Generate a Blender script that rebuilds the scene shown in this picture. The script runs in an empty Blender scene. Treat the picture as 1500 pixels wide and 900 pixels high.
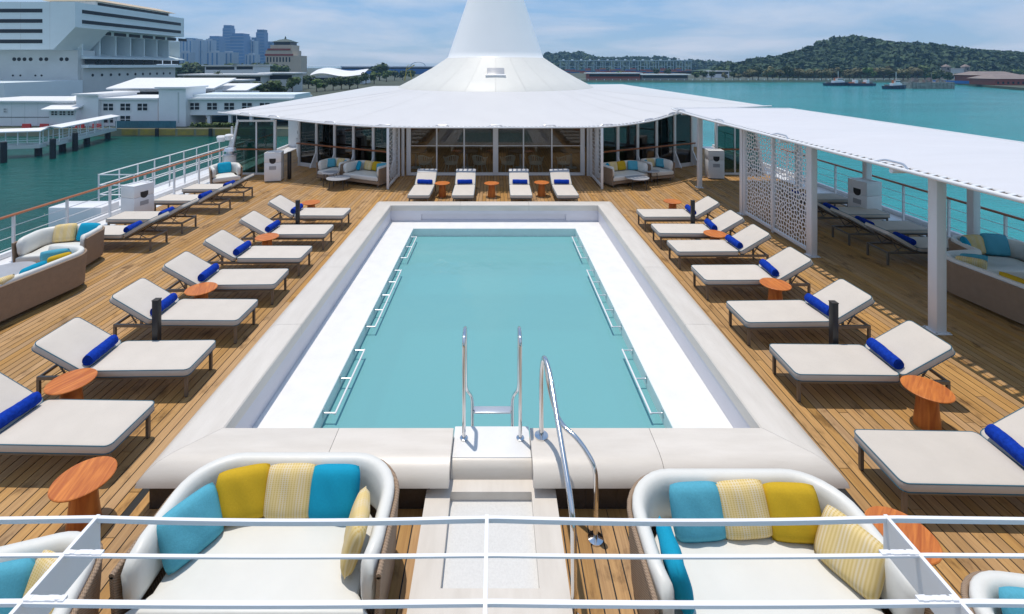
import bpy, bmesh, math, random
from mathutils import Vector, Matrix
R = math.radians
rnd = random.Random(7)
sc = bpy.context.scene
COL = sc.collection

# ---------------------------------------------------------------- camera (level, lens shifted down)
CAMH = 4.6
FPX = 700.0
cd = bpy.data.cameras.new('camera'); cam = bpy.data.objects.new('camera', cd); COL.objects.link(cam)
cam.location = (0, 0, CAMH); cam.rotation_euler = (R(90), 0, 0)
cd.sensor_width = 36.0; cd.lens = 36.0 * FPX / 1500.0
cd.shift_x = 24 / 1500.0; cd.shift_y = -354 / 1500.0
cd.clip_start = 0.05; cd.clip_end = 12000
sc.camera = cam

# ---------------------------------------------------------------- sun and sky
TO_SUN = Vector((-0.12, 0.15, 0.98)).normalized()
sd = bpy.data.lights.new('sun', 'SUN'); sd.energy = 3.15; sd.angle = R(0.53); sd.color = (1.0, 0.925, 0.82)
sun = bpy.data.objects.new('sun', sd); COL.objects.link(sun); sun.location = (-20, 20, 60)
sun.rotation_euler = (-TO_SUN).to_track_quat('-Z', 'Y').to_euler()
W = bpy.data.worlds.new('World'); sc.world = W; W.use_nodes = True
nt = W.node_tree; nt.nodes.clear()
def N(tree, typ, **kw):
    n = tree.nodes.new(typ)
    for k, v in kw.items():
        if k.startswith('i_'):
            key = k[2:]
            key = int(key) if key.isdigit() else key.replace('_', ' ')
            n.inputs[key].default_value = v
        else: setattr(n, k, v)
    return n
sky = N(nt, 'ShaderNodeTexSky', sky_type='NISHITA', sun_disc=False)
sky.sun_elevation = math.asin(TO_SUN.z); sky.sun_rotation = math.atan2(TO_SUN.x, TO_SUN.y)
sky.altitude = 20; sky.air_density = 1.0; sky.dust_density = 0.3; sky.ozone_density = 2.0
SKY_STRENGTH = 0.138
tc = N(nt, 'ShaderNodeTexCoord')
sep = N(nt, 'ShaderNodeSeparateXYZ'); nt.links.new(tc.outputs['Generated'], sep.inputs[0])
zz = N(nt, 'ShaderNodeMath', operation='ADD', i_1=0.12); nt.links.new(sep.outputs[2], zz.inputs[0])
dx = N(nt, 'ShaderNodeMath', operation='DIVIDE'); nt.links.new(sep.outputs[0], dx.inputs[0]); nt.links.new(zz.outputs[0], dx.inputs[1])
dy = N(nt, 'ShaderNodeMath', operation='DIVIDE'); nt.links.new(sep.outputs[1], dy.inputs[0]); nt.links.new(zz.outputs[0], dy.inputs[1])
cmb = N(nt, 'ShaderNodeCombineXYZ'); nt.links.new(dx.outputs[0], cmb.inputs[0]); nt.links.new(dy.outputs[0], cmb.inputs[1])
cn = N(nt, 'ShaderNodeTexNoise', i_Scale=0.55, i_Detail=8.0, i_Roughness=0.55, i_Distortion=0.4); nt.links.new(cmb.outputs[0], cn.inputs['Vector'])
cr = N(nt, 'ShaderNodeValToRGB'); cr.color_ramp.elements[0].position = 0.43; cr.color_ramp.elements[1].position = 0.66
cr.color_ramp.elements[0].color = (0, 0, 0, 1); cr.color_ramp.elements[1].color = (0.85, 0.85, 0.85, 1)
nt.links.new(cn.outputs[0], cr.inputs[0])
mx = N(nt, 'ShaderNodeMixRGB'); mx.inputs[2].default_value = (5.4, 5.6, 6.2, 1)
veil = N(nt, 'ShaderNodeMixRGB', i_0=0.66); veil.inputs[2].default_value = (1.65, 3.0, 5.1, 1); nt.links.new(sky.outputs[0], veil.inputs[1])
nt.links.new(cr.outputs[0], mx.inputs[0]); nt.links.new(veil.outputs[0], mx.inputs[1])
bg = N(nt, 'ShaderNodeBackground', i_Strength=SKY_STRENGTH); nt.links.new(mx.outputs[0], bg.inputs[0])
wo = N(nt, 'ShaderNodeOutputWorld'); nt.links.new(bg.outputs[0], wo.inputs[0])
vs = sc.view_settings
vs.view_transform = 'Standard'; vs.look = 'None'; vs.exposure = 0.1; vs.gamma = 1.0; vs.use_curve_mapping = False
sc.render.engine = 'CYCLES'
sc.cycles.max_bounces = 8; sc.cycles.transparent_max_bounces = 16; sc.cycles.caustics_reflective = False; sc.cycles.caustics_refractive = False

# ---------------------------------------------------------------- mesh helpers
class MB:
    def __init__(s): s.v = []; s.f = []; s.tint = None
    def add(s, vs, fs):
        o = len(s.v); s.v += [tuple(p) for p in vs]; s.f += [tuple(i + o for i in f) for f in fs]; return s
    def box(s, x0, x1, y0, y1, z0, z1):
        return s.add([(x0,y0,z0),(x1,y0,z0),(x1,y1,z0),(x0,y1,z0),(x0,y0,z1),(x1,y0,z1),(x1,y1,z1),(x0,y1,z1)],
                     [(3,2,1,0),(4,5,6,7),(0,1,5,4),(1,2,6,5),(2,3,7,6),(3,0,4,7)])
    def obox(s, c, size, M=None):
        a, b, d = size[0]/2, size[1]/2, size[2]/2
        pts = [Vector(p) for p in [(-a,-b,-d),(a,-b,-d),(a,b,-d),(-a,b,-d),(-a,-b,d),(a,-b,d),(a,b,d),(-a,b,d)]]
        if M is not None: pts = [M @ p for p in pts]
        c = Vector(c)
        return s.add([c + p for p in pts], [(3,2,1,0),(4,5,6,7),(0,1,5,4),(1,2,6,5),(2,3,7,6),(3,0,4,7)])
    def beam(s, p0, p1, w, h):
        p0 = Vector(p0); p1 = Vector(p1); d = p1 - p0; L = d.length
        x = d.normalized(); up = Vector((0,0,1)) if abs(x.z) < 0.95 else Vector((0,1,0))
        y = up.cross(x).normalized(); z = x.cross(y)
        M = Matrix((x, y, z)).transposed()
        return s.obox((p0 + p1) / 2, (L, w, h), M)
    def tube(s, pts, r, n=8, closed=False, rs=None):
        pts = [Vector(p) for p in pts]; m = len(pts); rings = []
        prev = None
        for i, p in enumerate(pts):
            if closed: t = pts[(i+1) % m] - pts[i-1]
            else: t = pts[min(i+1, m-1)] - pts[max(i-1, 0)]
            t.normalize()
            if prev is None:
                a = Vector((0,0,1)) if abs(t.z) < 0.9 else Vector((1,0,0))
                u = t.cross(a).normalized()
            else:
                u = prev - t * prev.dot(t); u.normalize()
            prev = u; w = t.cross(u)
            rr = rs[i] if rs else r
            rings.append([p + (u * math.cos(2*math.pi*k/n) + w * math.sin(2*math.pi*k/n)) * rr for k in range(n)])
        return s.loft(rings, closed_v=closed)
    def loft(s, rings, closed_v=False, cap=True):
        n = len(rings[0]); o = len(s.v)
        for r in rings: s.v += [tuple(p) for p in r]
        m = len(rings)
        for i in range(m if closed_v else m - 1):
            a = o + i*n; b = o + ((i+1) % m)*n
            for k in range(n):
                k2 = (k+1) % n
                s.f.append((a+k, a+k2, b+k2, b+k))
        if cap and not closed_v:
            s.f.append(tuple(o + k for k in range(n-1, -1, -1)))
            s.f.append(tuple(o + (m-1)*n + k for k in range(n)))
        return s
    def strip(s, rows):
        n = len(rows[0]); o = len(s.v)
        for r in rows: s.v += [tuple(p) for p in r]
        for i in range(len(rows)-1):
            for k in range(n-1):
                a = o + i*n + k; s.f.append((a, a+1, a+1+n, a+n))
        return s
    def lathe(s, prof, n=20, c=(0,0,0)):
        rings = [[(c[0] + r*math.cos(2*math.pi*k/n), c[1] + r*math.sin(2*math.pi*k/n), c[2] + z) for k in range(n)] for r, z in prof]
        return s.loft(rings)
    def prism(s, poly, z0, z1):
        n = len(poly)
        vs = [(x,y,z0) for x,y in poly] + [(x,y,z1) for x,y in poly]
        fs = [tuple(range(n-1,-1,-1)), tuple(range(n,2*n))] + [(k,(k+1)%n,n+(k+1)%n,n+k) for k in range(n)]
        return s.add(vs, fs)
    def yprism(s, poly, y0, y1):       # polygon in x,z extruded along y
        n = len(poly)
        vs = [(x,y0,z) for x,z in poly] + [(x,y1,z) for x,z in poly]
        fs = [tuple(range(n)), tuple(range(2*n-1,n-1,-1))] + [((k+1)%n,k,n+k,n+(k+1)%n) for k in range(n)]
        return s.add(vs, fs)
    def xprism(s, poly, x0, x1):       # polygon in y,z extruded along x
        n = len(poly)
        vs = [(x0,y,z) for y,z in poly] + [(x1,y,z) for y,z in poly]
        fs = [tuple(range(n)), tuple(range(2*n-1,n-1,-1))] + [((k+1)%n,k,n+k,n+(k+1)%n) for k in range(n)]
        return s.add(vs, fs)
    def mesh(s, name, mat=None, smooth=None, bevel=0, seg=2, up=False):
        me = bpy.data.meshes.new(name); me.from_pydata(s.v, [], s.f)
        bm = bmesh.new(); bm.from_mesh(me)
        bmesh.ops.recalc_face_normals(bm, faces=bm.faces)
        if up and sum(f.normal.z*f.calc_area() for f in bm.faces) < 0: bmesh.ops.reverse_faces(bm, faces=bm.faces)
        if bevel:
            es = [e for e in bm.edges if len(e.link_faces) == 2 and e.calc_face_angle(0) > R(30)]
            bmesh.ops.bevel(bm, geom=es, offset=bevel, segments=seg, profile=0.5, affect='EDGES', clamp_overlap=True)
        bm.to_mesh(me); bm.free()
        if smooth is None and bevel: smooth = 40
        if smooth:
            for p in me.polygons: p.use_smooth = True
            me.set_sharp_from_angle(angle=R(smooth))
        if mat is not None: me.materials.append(mat)
        return me
    def build(s, name, mat, parent=None, smooth=None, bevel=0, seg=2, loc=None, rz=None, up=False):
        o = bpy.data.objects.new(name, s.mesh(name, mat, smooth, bevel, seg, up)); COL.objects.link(o)
        if parent is not None: o.parent = parent
        if loc is not None: o.location = loc
        if rz is not None: o.rotation_euler = (0, 0, rz)
        return o
def inst(name, me, parent=None, loc=(0,0,0), rot=(0,0,0), scale=None):
    o = bpy.data.objects.new(name, me); COL.objects.link(o); o.location = loc; o.rotation_euler = rot
    if scale: o.scale = scale
    if parent is not None: o.parent = parent
    return o
def tag(o, label, cat, group=None):
    o['label'] = label; o['category'] = cat
    if group: o['group'] = group
    return o
def thing(name, label, cat, loc=(0,0,0), rz=0, group=None):
    o = bpy.data.objects.new(name, None); COL.objects.link(o); o.location = loc; o.rotation_euler = (0,0,rz)
    o.empty_display_size = 0.1
    return tag(o, label, cat, group)
def struct(o): o['kind'] = 'structure'; return o
def copy_tree(o, parent=None):
    c = o.copy(); COL.objects.link(c); c.parent = parent
    for ch in list(o.children): copy_tree(ch, c)
    return c
def fillet(pts, r, n=6):
    pts = [Vector(p) for p in pts]; out = [pts[0]]
    for i in range(1, len(pts)-1):
        a, b, c = pts[i-1], pts[i], pts[i+1]
        d1 = (a-b); d2 = (c-b); rr = min(r, d1.length*0.49, d2.length*0.49)
        p1 = b + d1.normalized()*rr; p2 = b + d2.normalized()*rr
        for k in range(n+1):
            t = k/n; out.append(p1*(1-t)**2 + b*2*t*(1-t) + p2*t*t)
    out.append(pts[-1]); return out
def rrect(x0, x1, y0, y1, r, n=5):
    out = []
    for cx, cy, a0 in ((x1-r,y0+r,-90),(x1-r,y1-r,0),(x0+r,y1-r,90),(x0+r,y0+r,180)):
        for k in range(n+1):
            a = R(a0 + 90*k/n); out.append((cx + r*math.cos(a), cy + r*math.sin(a)))
    return out
def inset_poly(poly, d):
    n = len(poly); out = []
    for i in range(n):
        p0 = Vector(poly[i-1]); p = Vector(poly[i]); p2 = Vector(poly[(i+1)%n])
        e1 = (p-p0); e2 = (p2-p)
        if e1.length < 1e-9: e1 = e2
        if e2.length < 1e-9: e2 = e1
        n1 = Vector((-e1.y, e1.x)).normalized(); n2 = Vector((-e2.y, e2.x)).normalized()
        m = n1 + n2
        if m.length < 1e-6: m = n1
        m.normalize(); k = d / max(0.35, m.dot(n1)); q = p + m*k; out.append((q.x, q.y))
    return out
def slab(poly, z0, z1, rb, crown=0.0, n=3):
    """cushion-like slab from a CCW outline with rounded top and bottom edges"""
    rings = []
    for k in range(n+1):
        a = math.pi/2*k/n; ins = rb*(1-math.sin(a)); z = z0 + rb*(1-math.cos(a))
        rings.append([(x,y,z) for x,y in inset_poly(poly, ins)])
    for k in range(n+1):
        a = math.pi/2*k/n; ins = rb*(1-math.cos(a)); z = z1 - rb + rb*math.sin(a)
        rings.append([(x,y,z) for x,y in inset_poly(poly, ins)])
    if crown:
        cx = sum(p[0] for p in poly)/len(poly); cy = sum(p[1] for p in poly)/len(poly)
        base = rings[-1]
        for f, zc in ((0.85,0.55),(0.6,0.9),(0.25,1.0)):
            rings.append([(cx+(x-cx)*f, cy+(y-cy)*f, z1+crown*zc) for x,y,z in base])
    return MB().loft(rings)

# ---------------------------------------------------------------- materials
def mat(name, col, rough=0.5, metal=0.0, noise=0.0, nscale=5.0, bump=0.0, bscale=40.0, spec=0.5, stretch=None, coat=0.0, col2=None, rand=0.0, transl=0.0, bdist=0.01):
    m = bpy.data.materials.new(name); m.use_nodes = True; t = m.node_tree; b = t.nodes['Principled BSDF']
    b.inputs['Base Color'].default_value = (*col, 1); b.inputs['Roughness'].default_value = rough; b.inputs['Metallic'].default_value = metal
    b.inputs['Specular IOR Level'].default_value = spec; b.inputs['Coat Weight'].default_value = coat
    co = N(t, 'ShaderNodeTexCoord'); mp = N(t, 'ShaderNodeMapping'); t.links.new(co.outputs['Object'], mp.inputs[0])
    if stretch: mp.inputs['Scale'].default_value = stretch
    last = None
    if noise or col2:
        nz = N(t, 'ShaderNodeTexNoise', i_Scale=nscale, i_Detail=6.0, i_Roughness=0.6); t.links.new(mp.outputs[0], nz.inputs['Vector'])
        ra = N(t, 'ShaderNodeValToRGB'); ra.color_ramp.elements[0].position = 0.3; ra.color_ramp.elements[1].position = 0.7
        c2 = col2 if col2 else tuple(c*(1-noise) for c in col)
        ra.color_ramp.elements[0].color = (*c2, 1); ra.color_ramp.elements[1].color = (*col, 1)
        t.links.new(nz.outputs[0], ra.inputs[0]); last = ra.outputs[0]
    if rand:
        oi = N(t, 'ShaderNodeObjectInfo'); hs = N(t, 'ShaderNodeHueSaturation')
        mr = N(t, 'ShaderNodeMapRange'); mr.inputs[3].default_value = 1-rand; mr.inputs[4].default_value = 1+rand
        t.links.new(oi.outputs['Random'], mr.inputs[0]); t.links.new(mr.outputs[0], hs.inputs['Value'])
        if last: t.links.new(last, hs.inputs['Color'])
        else: hs.inputs['Color'].default_value = (*col, 1)
        last = hs.outputs[0]
    if last: t.links.new(last, b.inputs['Base Color'])
    if bump:
        n2 = N(t, 'ShaderNodeTexNoise', i_Scale=bscale, i_Detail=4.0); t.links.new(mp.outputs[0], n2.inputs['Vector'])
        bp = N(t, 'ShaderNodeBump', i_Strength=bump, i_Distance=bdist); t.links.new(n2.outputs[0], bp.inputs['Height']); t.links.new(bp.outputs[0], b.inputs['Normal'])
    if transl:
        tr = N(t, 'ShaderNodeBsdfTranslucent'); tr.inputs[0].default_value = (*col, 1)
        ms = N(t, 'ShaderNodeMixShader', i_0=transl); out = t.nodes['Material Output']
        t.links.new(b.outputs[0], ms.inputs[1]); t.links.new(tr.outputs[0], ms.inputs[2]); t.links.new(ms.outputs[0], out.inputs[0])
    return m
def glass_mat(name, tint, refl=1.0, rough=0.0, ior=1.5, extra=0.0):
    m = bpy.data.materials.new(name); m.use_nodes = True; t = m.node_tree; t.nodes.clear()
    fr = N(t, 'ShaderNodeFresnel', i_IOR=ior); tr = N(t, 'ShaderNodeBsdfTransparent'); tr.inputs[0].default_value = (*tint, 1)
    gl = N(t, 'ShaderNodeBsdfGlossy', i_Roughness=rough); gl.inputs[0].default_value = (refl, refl, refl, 1)
    ad = N(t, 'ShaderNodeMath', operation='ADD', i_1=extra, use_clamp=True); t.links.new(fr.outputs[0], ad.inputs[0])
    ms = N(t, 'ShaderNodeMixShader'); out = N(t, 'ShaderNodeOutputMaterial')
    t.links.new(ad.outputs[0], ms.inputs[0]); t.links.new(tr.outputs[0], ms.inputs[1]); t.links.new(gl.outputs[0], ms.inputs[2]); t.links.new(ms.outputs[0], out.inputs[0])
    return m
def plank_mat():
    m = bpy.data.materials.new('teak_planks'); m.use_nodes = True; t = m.node_tree; b = t.nodes['Principled BSDF']
    b.inputs['Roughness'].default_value = 0.62; b.inputs['Specular IOR Level'].default_value = 0.3
    at = N(t, 'ShaderNodeAttribute', attribute_name='tint')
    ge = N(t, 'ShaderNodeNewGeometry')
    mp = N(t, 'ShaderNodeMapping'); mp.inputs['Scale'].default_value = (38, 1.6, 1); t.links.new(ge.outputs['Position'], mp.inputs[0])
    ad = N(t, 'ShaderNodeVectorMath', operation='ADD'); t.links.new(mp.outputs[0], ad.inputs[0])
    sc_ = N(t, 'ShaderNodeVectorMath', operation='SCALE', i_Scale=37.0); t.links.new(at.outputs['Vector'], sc_.inputs[0]); t.links.new(sc_.outputs[0], ad.inputs[1])
    gr = N(t, 'ShaderNodeTexNoise', i_Scale=1.0, i_Detail=6.0, i_Roughness=0.65, i_Distortion=0.6); t.links.new(ad.outputs[0], gr.inputs['Vector'])
    r1 = N(t, 'ShaderNodeValToRGB'); r1.color_ramp.elements[0].position = 0.28; r1.color_ramp.elements[1].position = 0.72
    r1.color_ramp.elements[0].color = (0.33, 0.185, 0.079, 1); r1.color_ramp.elements[1].color = (0.495, 0.30, 0.128, 1)
    t.links.new(gr.outputs[0], r1.inputs[0])
    # weathered dark stains with their own blotchy shape
    m2 = N(t, 'ShaderNodeMapping'); m2.inputs['Scale'].default_value = (3.2, 1.7, 1); t.links.new(ge.outputs['Position'], m2.inputs[0])
    st = N(t, 'ShaderNodeTexNoise', i_Scale=1.0, i_Detail=5.0, i_Roughness=0.62, i_Distortion=0.3); t.links.new(m2.outputs[0], st.inputs['Vector'])
    r2 = N(t, 'ShaderNodeValToRGB'); r2.color_ramp.elements[0].position = 0.565; r2.color_ramp.elements[1].position = 0.68
    r2.color_ramp.elements[0].color = (0, 0, 0, 1); r2.color_ramp.elements[1].color = (0.75, 0.75, 0.75, 1); t.links.new(st.outputs[0], r2.inputs[0])
    mx = N(t, 'ShaderNodeMixRGB', blend_type='MULTIPLY'); mx.inputs[2].default_value = (0.30, 0.27, 0.24, 1)
    t.links.new(r2.outputs[0], mx.inputs[0]); t.links.new(r1.outputs[0], mx.inputs[1])
    hs = N(t, 'ShaderNodeHueSaturation'); sx = N(t, 'ShaderNodeSeparateXYZ'); t.links.new(at.outputs['Vector'], sx.inputs[0])
    v1 = N(t, 'ShaderNodeMapRange'); v1.inputs[3].default_value = 0.86; v1.inputs[4].default_value = 1.12; t.links.new(sx.outputs[0], v1.inputs[0]); t.links.new(v1.outputs[0], hs.inputs['Value'])
    v2 = N(t, 'ShaderNodeMapRange'); v2.inputs[3].default_value = 0.92; v2.inputs[4].default_value = 1.12; t.links.new(sx.outputs[1], v2.inputs[0]); t.links.new(v2.outputs[0], hs.inputs['Saturation'])
    t.links.new(mx.outputs[0], hs.inputs['Color']); t.links.new(hs.outputs[0], b.inputs['Base Color'])
    bp = N(t, 'ShaderNodeBump', i_Strength=0.25, i_Distance=0.003); t.links.new(gr.outputs[0], bp.inputs['Height']); t.links.new(bp.outputs[0], b.inputs['Normal'])
    return m
def wood_mat():
    m = bpy.data.materials.new('oiled_teak_table'); m.use_nodes = True; t = m.node_tree; b = t.nodes['Principled BSDF']
    b.inputs['Roughness'].default_value = 0.42; b.inputs['Specular IOR Level'].default_value = 0.35
    co = N(t, 'ShaderNodeTexCoord'); oi = N(t, 'ShaderNodeObjectInfo')
    mp = N(t, 'ShaderNodeMapping'); mp.inputs['Scale'].default_value = (2.2, 22, 2.2); t.links.new(co.outputs['Object'], mp.inputs[0])
    sc_ = N(t, 'ShaderNodeVectorMath', operation='ADD'); t.links.new(mp.outputs[0], sc_.inputs[0])
    mu = N(t, 'ShaderNodeMath', operation='MULTIPLY', i_1=50.0); t.links.new(oi.outputs['Random'], mu.inputs[0]); t.links.new(mu.outputs[0], sc_.inputs[1])
    nz = N(t, 'ShaderNodeTexNoise', i_Scale=1.0, i_Detail=5.0, i_Distortion=1.0); t.links.new(sc_.outputs[0], nz.inputs['Vector'])
    ra = N(t, 'ShaderNodeValToRGB'); ra.color_ramp.elements[0].position = 0.3; ra.color_ramp.elements[1].position = 0.72
    ra.color_ramp.elements[0].color = (0.38, 0.095, 0.020, 1); ra.color_ramp.elements[1].color = (0.64, 0.215, 0.045, 1)
    t.links.new(nz.outputs[0], ra.inputs[0]); t.links.new(ra.outputs[0], b.inputs['Base Color'])
    return m
def wicker_mat():
    m = bpy.data.materials.new('brown_wicker'); m.use_nodes = True; t = m.node_tree; b = t.nodes['Principled BSDF']
    b.inputs['Roughness'].default_value = 0.7
    co = N(t, 'ShaderNodeTexCoord'); sx = N(t, 'ShaderNodeSeparateXYZ'); t.links.new(co.outputs['Object'], sx.inputs[0])
    a = N(t, 'ShaderNodeMath', operation='ADD'); t.links.new(sx.outputs[0], a.inputs[0]); t.links.new(sx.outputs[1], a.inputs[1])
    w1 = N(t, 'ShaderNodeMath', operation='MULTIPLY', i_1=260.0); t.links.new(a.outputs[0], w1.inputs[0])
    s1 = N(t, 'ShaderNodeMath', operation='SINE'); t.links.new(w1.outputs[0], s1.inputs[0])
    w2 = N(t, 'ShaderNodeMath', operation='MULTIPLY', i_1=330.0); t.links.new(sx.outputs[2], w2.inputs[0])
    s2 = N(t, 'ShaderNodeMath', operation='SINE'); t.links.new(w2.outputs[0], s2.inputs[0])
    p = N(t, 'ShaderNodeMath', operation='MULTIPLY'); t.links.new(s1.outputs[0], p.inputs[0]); t.links.new(s2.outputs[0], p.inputs[1])
    mr = N(t, 'ShaderNodeMapRange'); mr.inputs[1].default_value = -1; t.links.new(p.outputs[0], mr.inputs[0])
    nz = N(t, 'ShaderNodeTexNoise', i_Scale=9.0, i_Detail=5.0); t.links.new(co.outputs['Object'], nz.inputs['Vector'])
    ra = N(t, 'ShaderNodeValToRGB'); ra.color_ramp.elements[0].color = (0.10, 0.064, 0.040, 1); ra.color_ramp.elements[1].color = (0.44, 0.31, 0.21, 1)
    mm = N(t, 'ShaderNodeMath', operation='MULTIPLY_ADD', i_1=0.75); t.links.new(mr.outputs[0], mm.inputs[0])
    m3 = N(t, 'ShaderNodeMath', operation='MULTIPLY', i_1=0.3); t.links.new(nz.outputs[0], m3.inputs[0]); t.links.new(m3.outputs[0], mm.inputs[2])
    t.links.new(mm.outputs[0], ra.inputs[0]); t.links.new(ra.outputs[0], b.inputs['Base Color'])
    bp = N(t, 'ShaderNodeBump', i_Strength=0.7, i_Distance=0.004); t.links.new(mr.outputs[0], bp.inputs['Height']); t.links.new(bp.outputs[0], b.inputs['Normal'])
    return m
def stripe_mat(name, ca, cb, cc):
    m = bpy.data.materials.new(name); m.use_nodes = True; t = m.node_tree; b = t.nodes['Principled BSDF']
    b.inputs['Roughness'].default_value = 0.9; b.inputs['Specular IOR Level'].default_value = 0.1
    co = N(t, 'ShaderNodeTexCoord'); sx = N(t, 'ShaderNodeSeparateXYZ'); t.links.new(co.outputs['Object'], sx.inputs[0])
    # columns of small dashes along x, dashes along z
    w1 = N(t, 'ShaderNodeMath', operation='MULTIPLY', i_1=250.0); t.links.new(sx.outputs[0], w1.inputs[0])
    s1 = N(t, 'ShaderNodeMath', operation='SINE'); t.links.new(w1.outputs[0], s1.inputs[0])
    w2 = N(t, 'ShaderNodeMath', operation='MULTIPLY', i_1=430.0); t.links.new(sx.outputs[2], w2.inputs[0])
    s2 = N(t, 'ShaderNodeMath', operation='SINE'); t.links.new(w2.outputs[0], s2.inputs[0])
    ad = N(t, 'ShaderNodeMath', operation='MULTIPLY_ADD', i_1=0.75); t.links.new(s2.outputs[0], ad.inputs[0]); t.links.new(s1.outputs[0], ad.inputs[2])
    g = N(t, 'ShaderNodeMath', operation='GREATER_THAN', i_1=0.35); t.links.new(ad.outputs[0], g.inputs[0])
    w3 = N(t, 'ShaderNodeMath', operation='MULTIPLY', i_1=42.0); t.links.new(sx.outputs[0], w3.inputs[0])
    s3 = N(t, 'ShaderNodeMath', operation='SINE'); t.links.new(w3.outputs[0], s3.inputs[0])
    mr = N(t, 'ShaderNodeMapRange'); mr.inputs[1].default_value = -0.5; mr.inputs[2].default_value = 0.5; t.links.new(s3.outputs[0], mr.inputs[0])
    bc = N(t, 'ShaderNodeMixRGB'); bc.inputs[1].default_value = (*ca, 1); bc.inputs[2].default_value = (*cb, 1); t.links.new(mr.outputs[0], bc.inputs[0])
    mx = N(t, 'ShaderNodeMixRGB'); mx.inputs[2].default_value = (*cc, 1); t.links.new(g.outputs[0], mx.inputs[0]); t.links.new(bc.outputs[0], mx.inputs[1])
    t.links.new(mx.outputs[0], b.inputs['Base Color'])
    return m
def sea_mat():
    m = bpy.data.materials.new('sea_water'); m.use_nodes = True; t = m.node_tree; b = t.nodes['Principled BSDF']
    b.inputs['Roughness'].default_value = 0.12; b.inputs['IOR'].default_value = 1.33; b.inputs['Specular IOR Level'].default_value = 0.35
    ge = N(t, 'ShaderNodeNewGeometry'); sx = N(t, 'ShaderNodeSeparateXYZ'); t.links.new(ge.outputs['Position'], sx.inputs[0])
    mr = N(t, 'ShaderNodeMapRange', interpolation_type='SMOOTHSTEP'); mr.inputs[1].default_value = -40; mr.inputs[2].default_value = 60; t.links.new(sx.outputs[0], mr.inputs[0])
    mix = N(t, 'ShaderNodeMixRGB'); mix.inputs[1].default_value = (0.008, 0.095, 0.082, 1); mix.inputs[2].default_value = (0.024, 0.265, 0.285, 1); t.links.new(mr.outputs[0], mix.inputs[0])
    nz = N(t, 'ShaderNodeTexNoise', i_Scale=0.02, i_Detail=5.0, i_Roughness=0.6); 
    mp0 = N(t, 'ShaderNodeMapping'); mp0.inputs['Scale'].default_value = (1, 2.5, 1); t.links.new(ge.outputs['Position'], mp0.inputs[0]); t.links.new(mp0.outputs[0], nz.inputs['Vector'])
    hs = N(t, 'ShaderNodeHueSaturation'); v = N(t, 'ShaderNodeMapRange'); v.inputs[1].default_value = 0.3; v.inputs[2].default_value = 0.7; v.inputs[3].default_value = 0.82; v.inputs[4].default_value = 1.15
    t.links.new(nz.outputs[0], v.inputs[0]); t.links.new(v.outputs[0], hs.inputs['Value']); t.links.new(mix.outputs[0], hs.inputs['Color']); t.links.new(hs.outputs[0], b.inputs['Base Color'])
    n2 = N(t, 'ShaderNodeTexNoise', i_Scale=0.45, i_Detail=7.0, i_Roughness=0.62); mp = N(t, 'ShaderNodeMapping'); mp.inputs['Scale'].default_value = (1, 1.8, 1)
    t.links.new(ge.outputs['Position'], mp.inputs[0]); t.links.new(mp.outputs[0], n2.inputs['Vector'])
    bp = N(t, 'ShaderNodeBump', i_Strength=0.75, i_Distance=0.6); t.links.new(n2.outputs[0], bp.inputs['Height']); t.links.new(bp.outputs[0], b.inputs['Normal'])
    return m
def pool_water_mat():
    m = bpy.data.materials.new('pool_water'); m.use_nodes = True; t = m.node_tree; t.nodes.clear()
    fr = N(t, 'ShaderNodeFresnel', i_IOR=1.33)
    tr = N(t, 'ShaderNodeBsdfTransparent'); tr.inputs[0].default_value = (0.62, 0.93, 0.95, 1)
    df = N(t, 'ShaderNodeBsdfDiffuse'); df.inputs[0].default_value = (0.19, 0.45, 0.475, 1)
    gl = N(t, 'ShaderNodeBsdfGlossy', i_Roughness=0.04)
    ge = N(t, 'ShaderNodeNewGeometry'); nz = N(t, 'ShaderNodeTexNoise', i_Scale=2.2, i_Detail=3.0); t.links.new(ge.outputs['Position'], nz.inputs['Vector'])
    bp = N(t, 'ShaderNodeBump', i_Strength=0.22, i_Distance=0.06); t.links.new(nz.outputs[0], bp.inputs['Height'])
    t.links.new(bp.outputs[0], gl.inputs['Normal']); t.links.new(bp.outputs[0], fr.inputs['Normal'])
    m1 = N(t, 'ShaderNodeMixShader', i_0=0.80); t.links.new(tr.outputs[0], m1.inputs[1]); t.links.new(df.outputs[0], m1.inputs[2])
    m2 = N(t, 'ShaderNodeMixShader'); out = N(t, 'ShaderNodeOutputMaterial')
    t.links.new(fr.outputs[0], m2.inputs[0]); t.links.new(m1.outputs[0], m2.inputs[1]); t.links.new(gl.outputs[0], m2.inputs[2]); t.links.new(m2.outputs[0], out.inputs[0])
    return m

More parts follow.
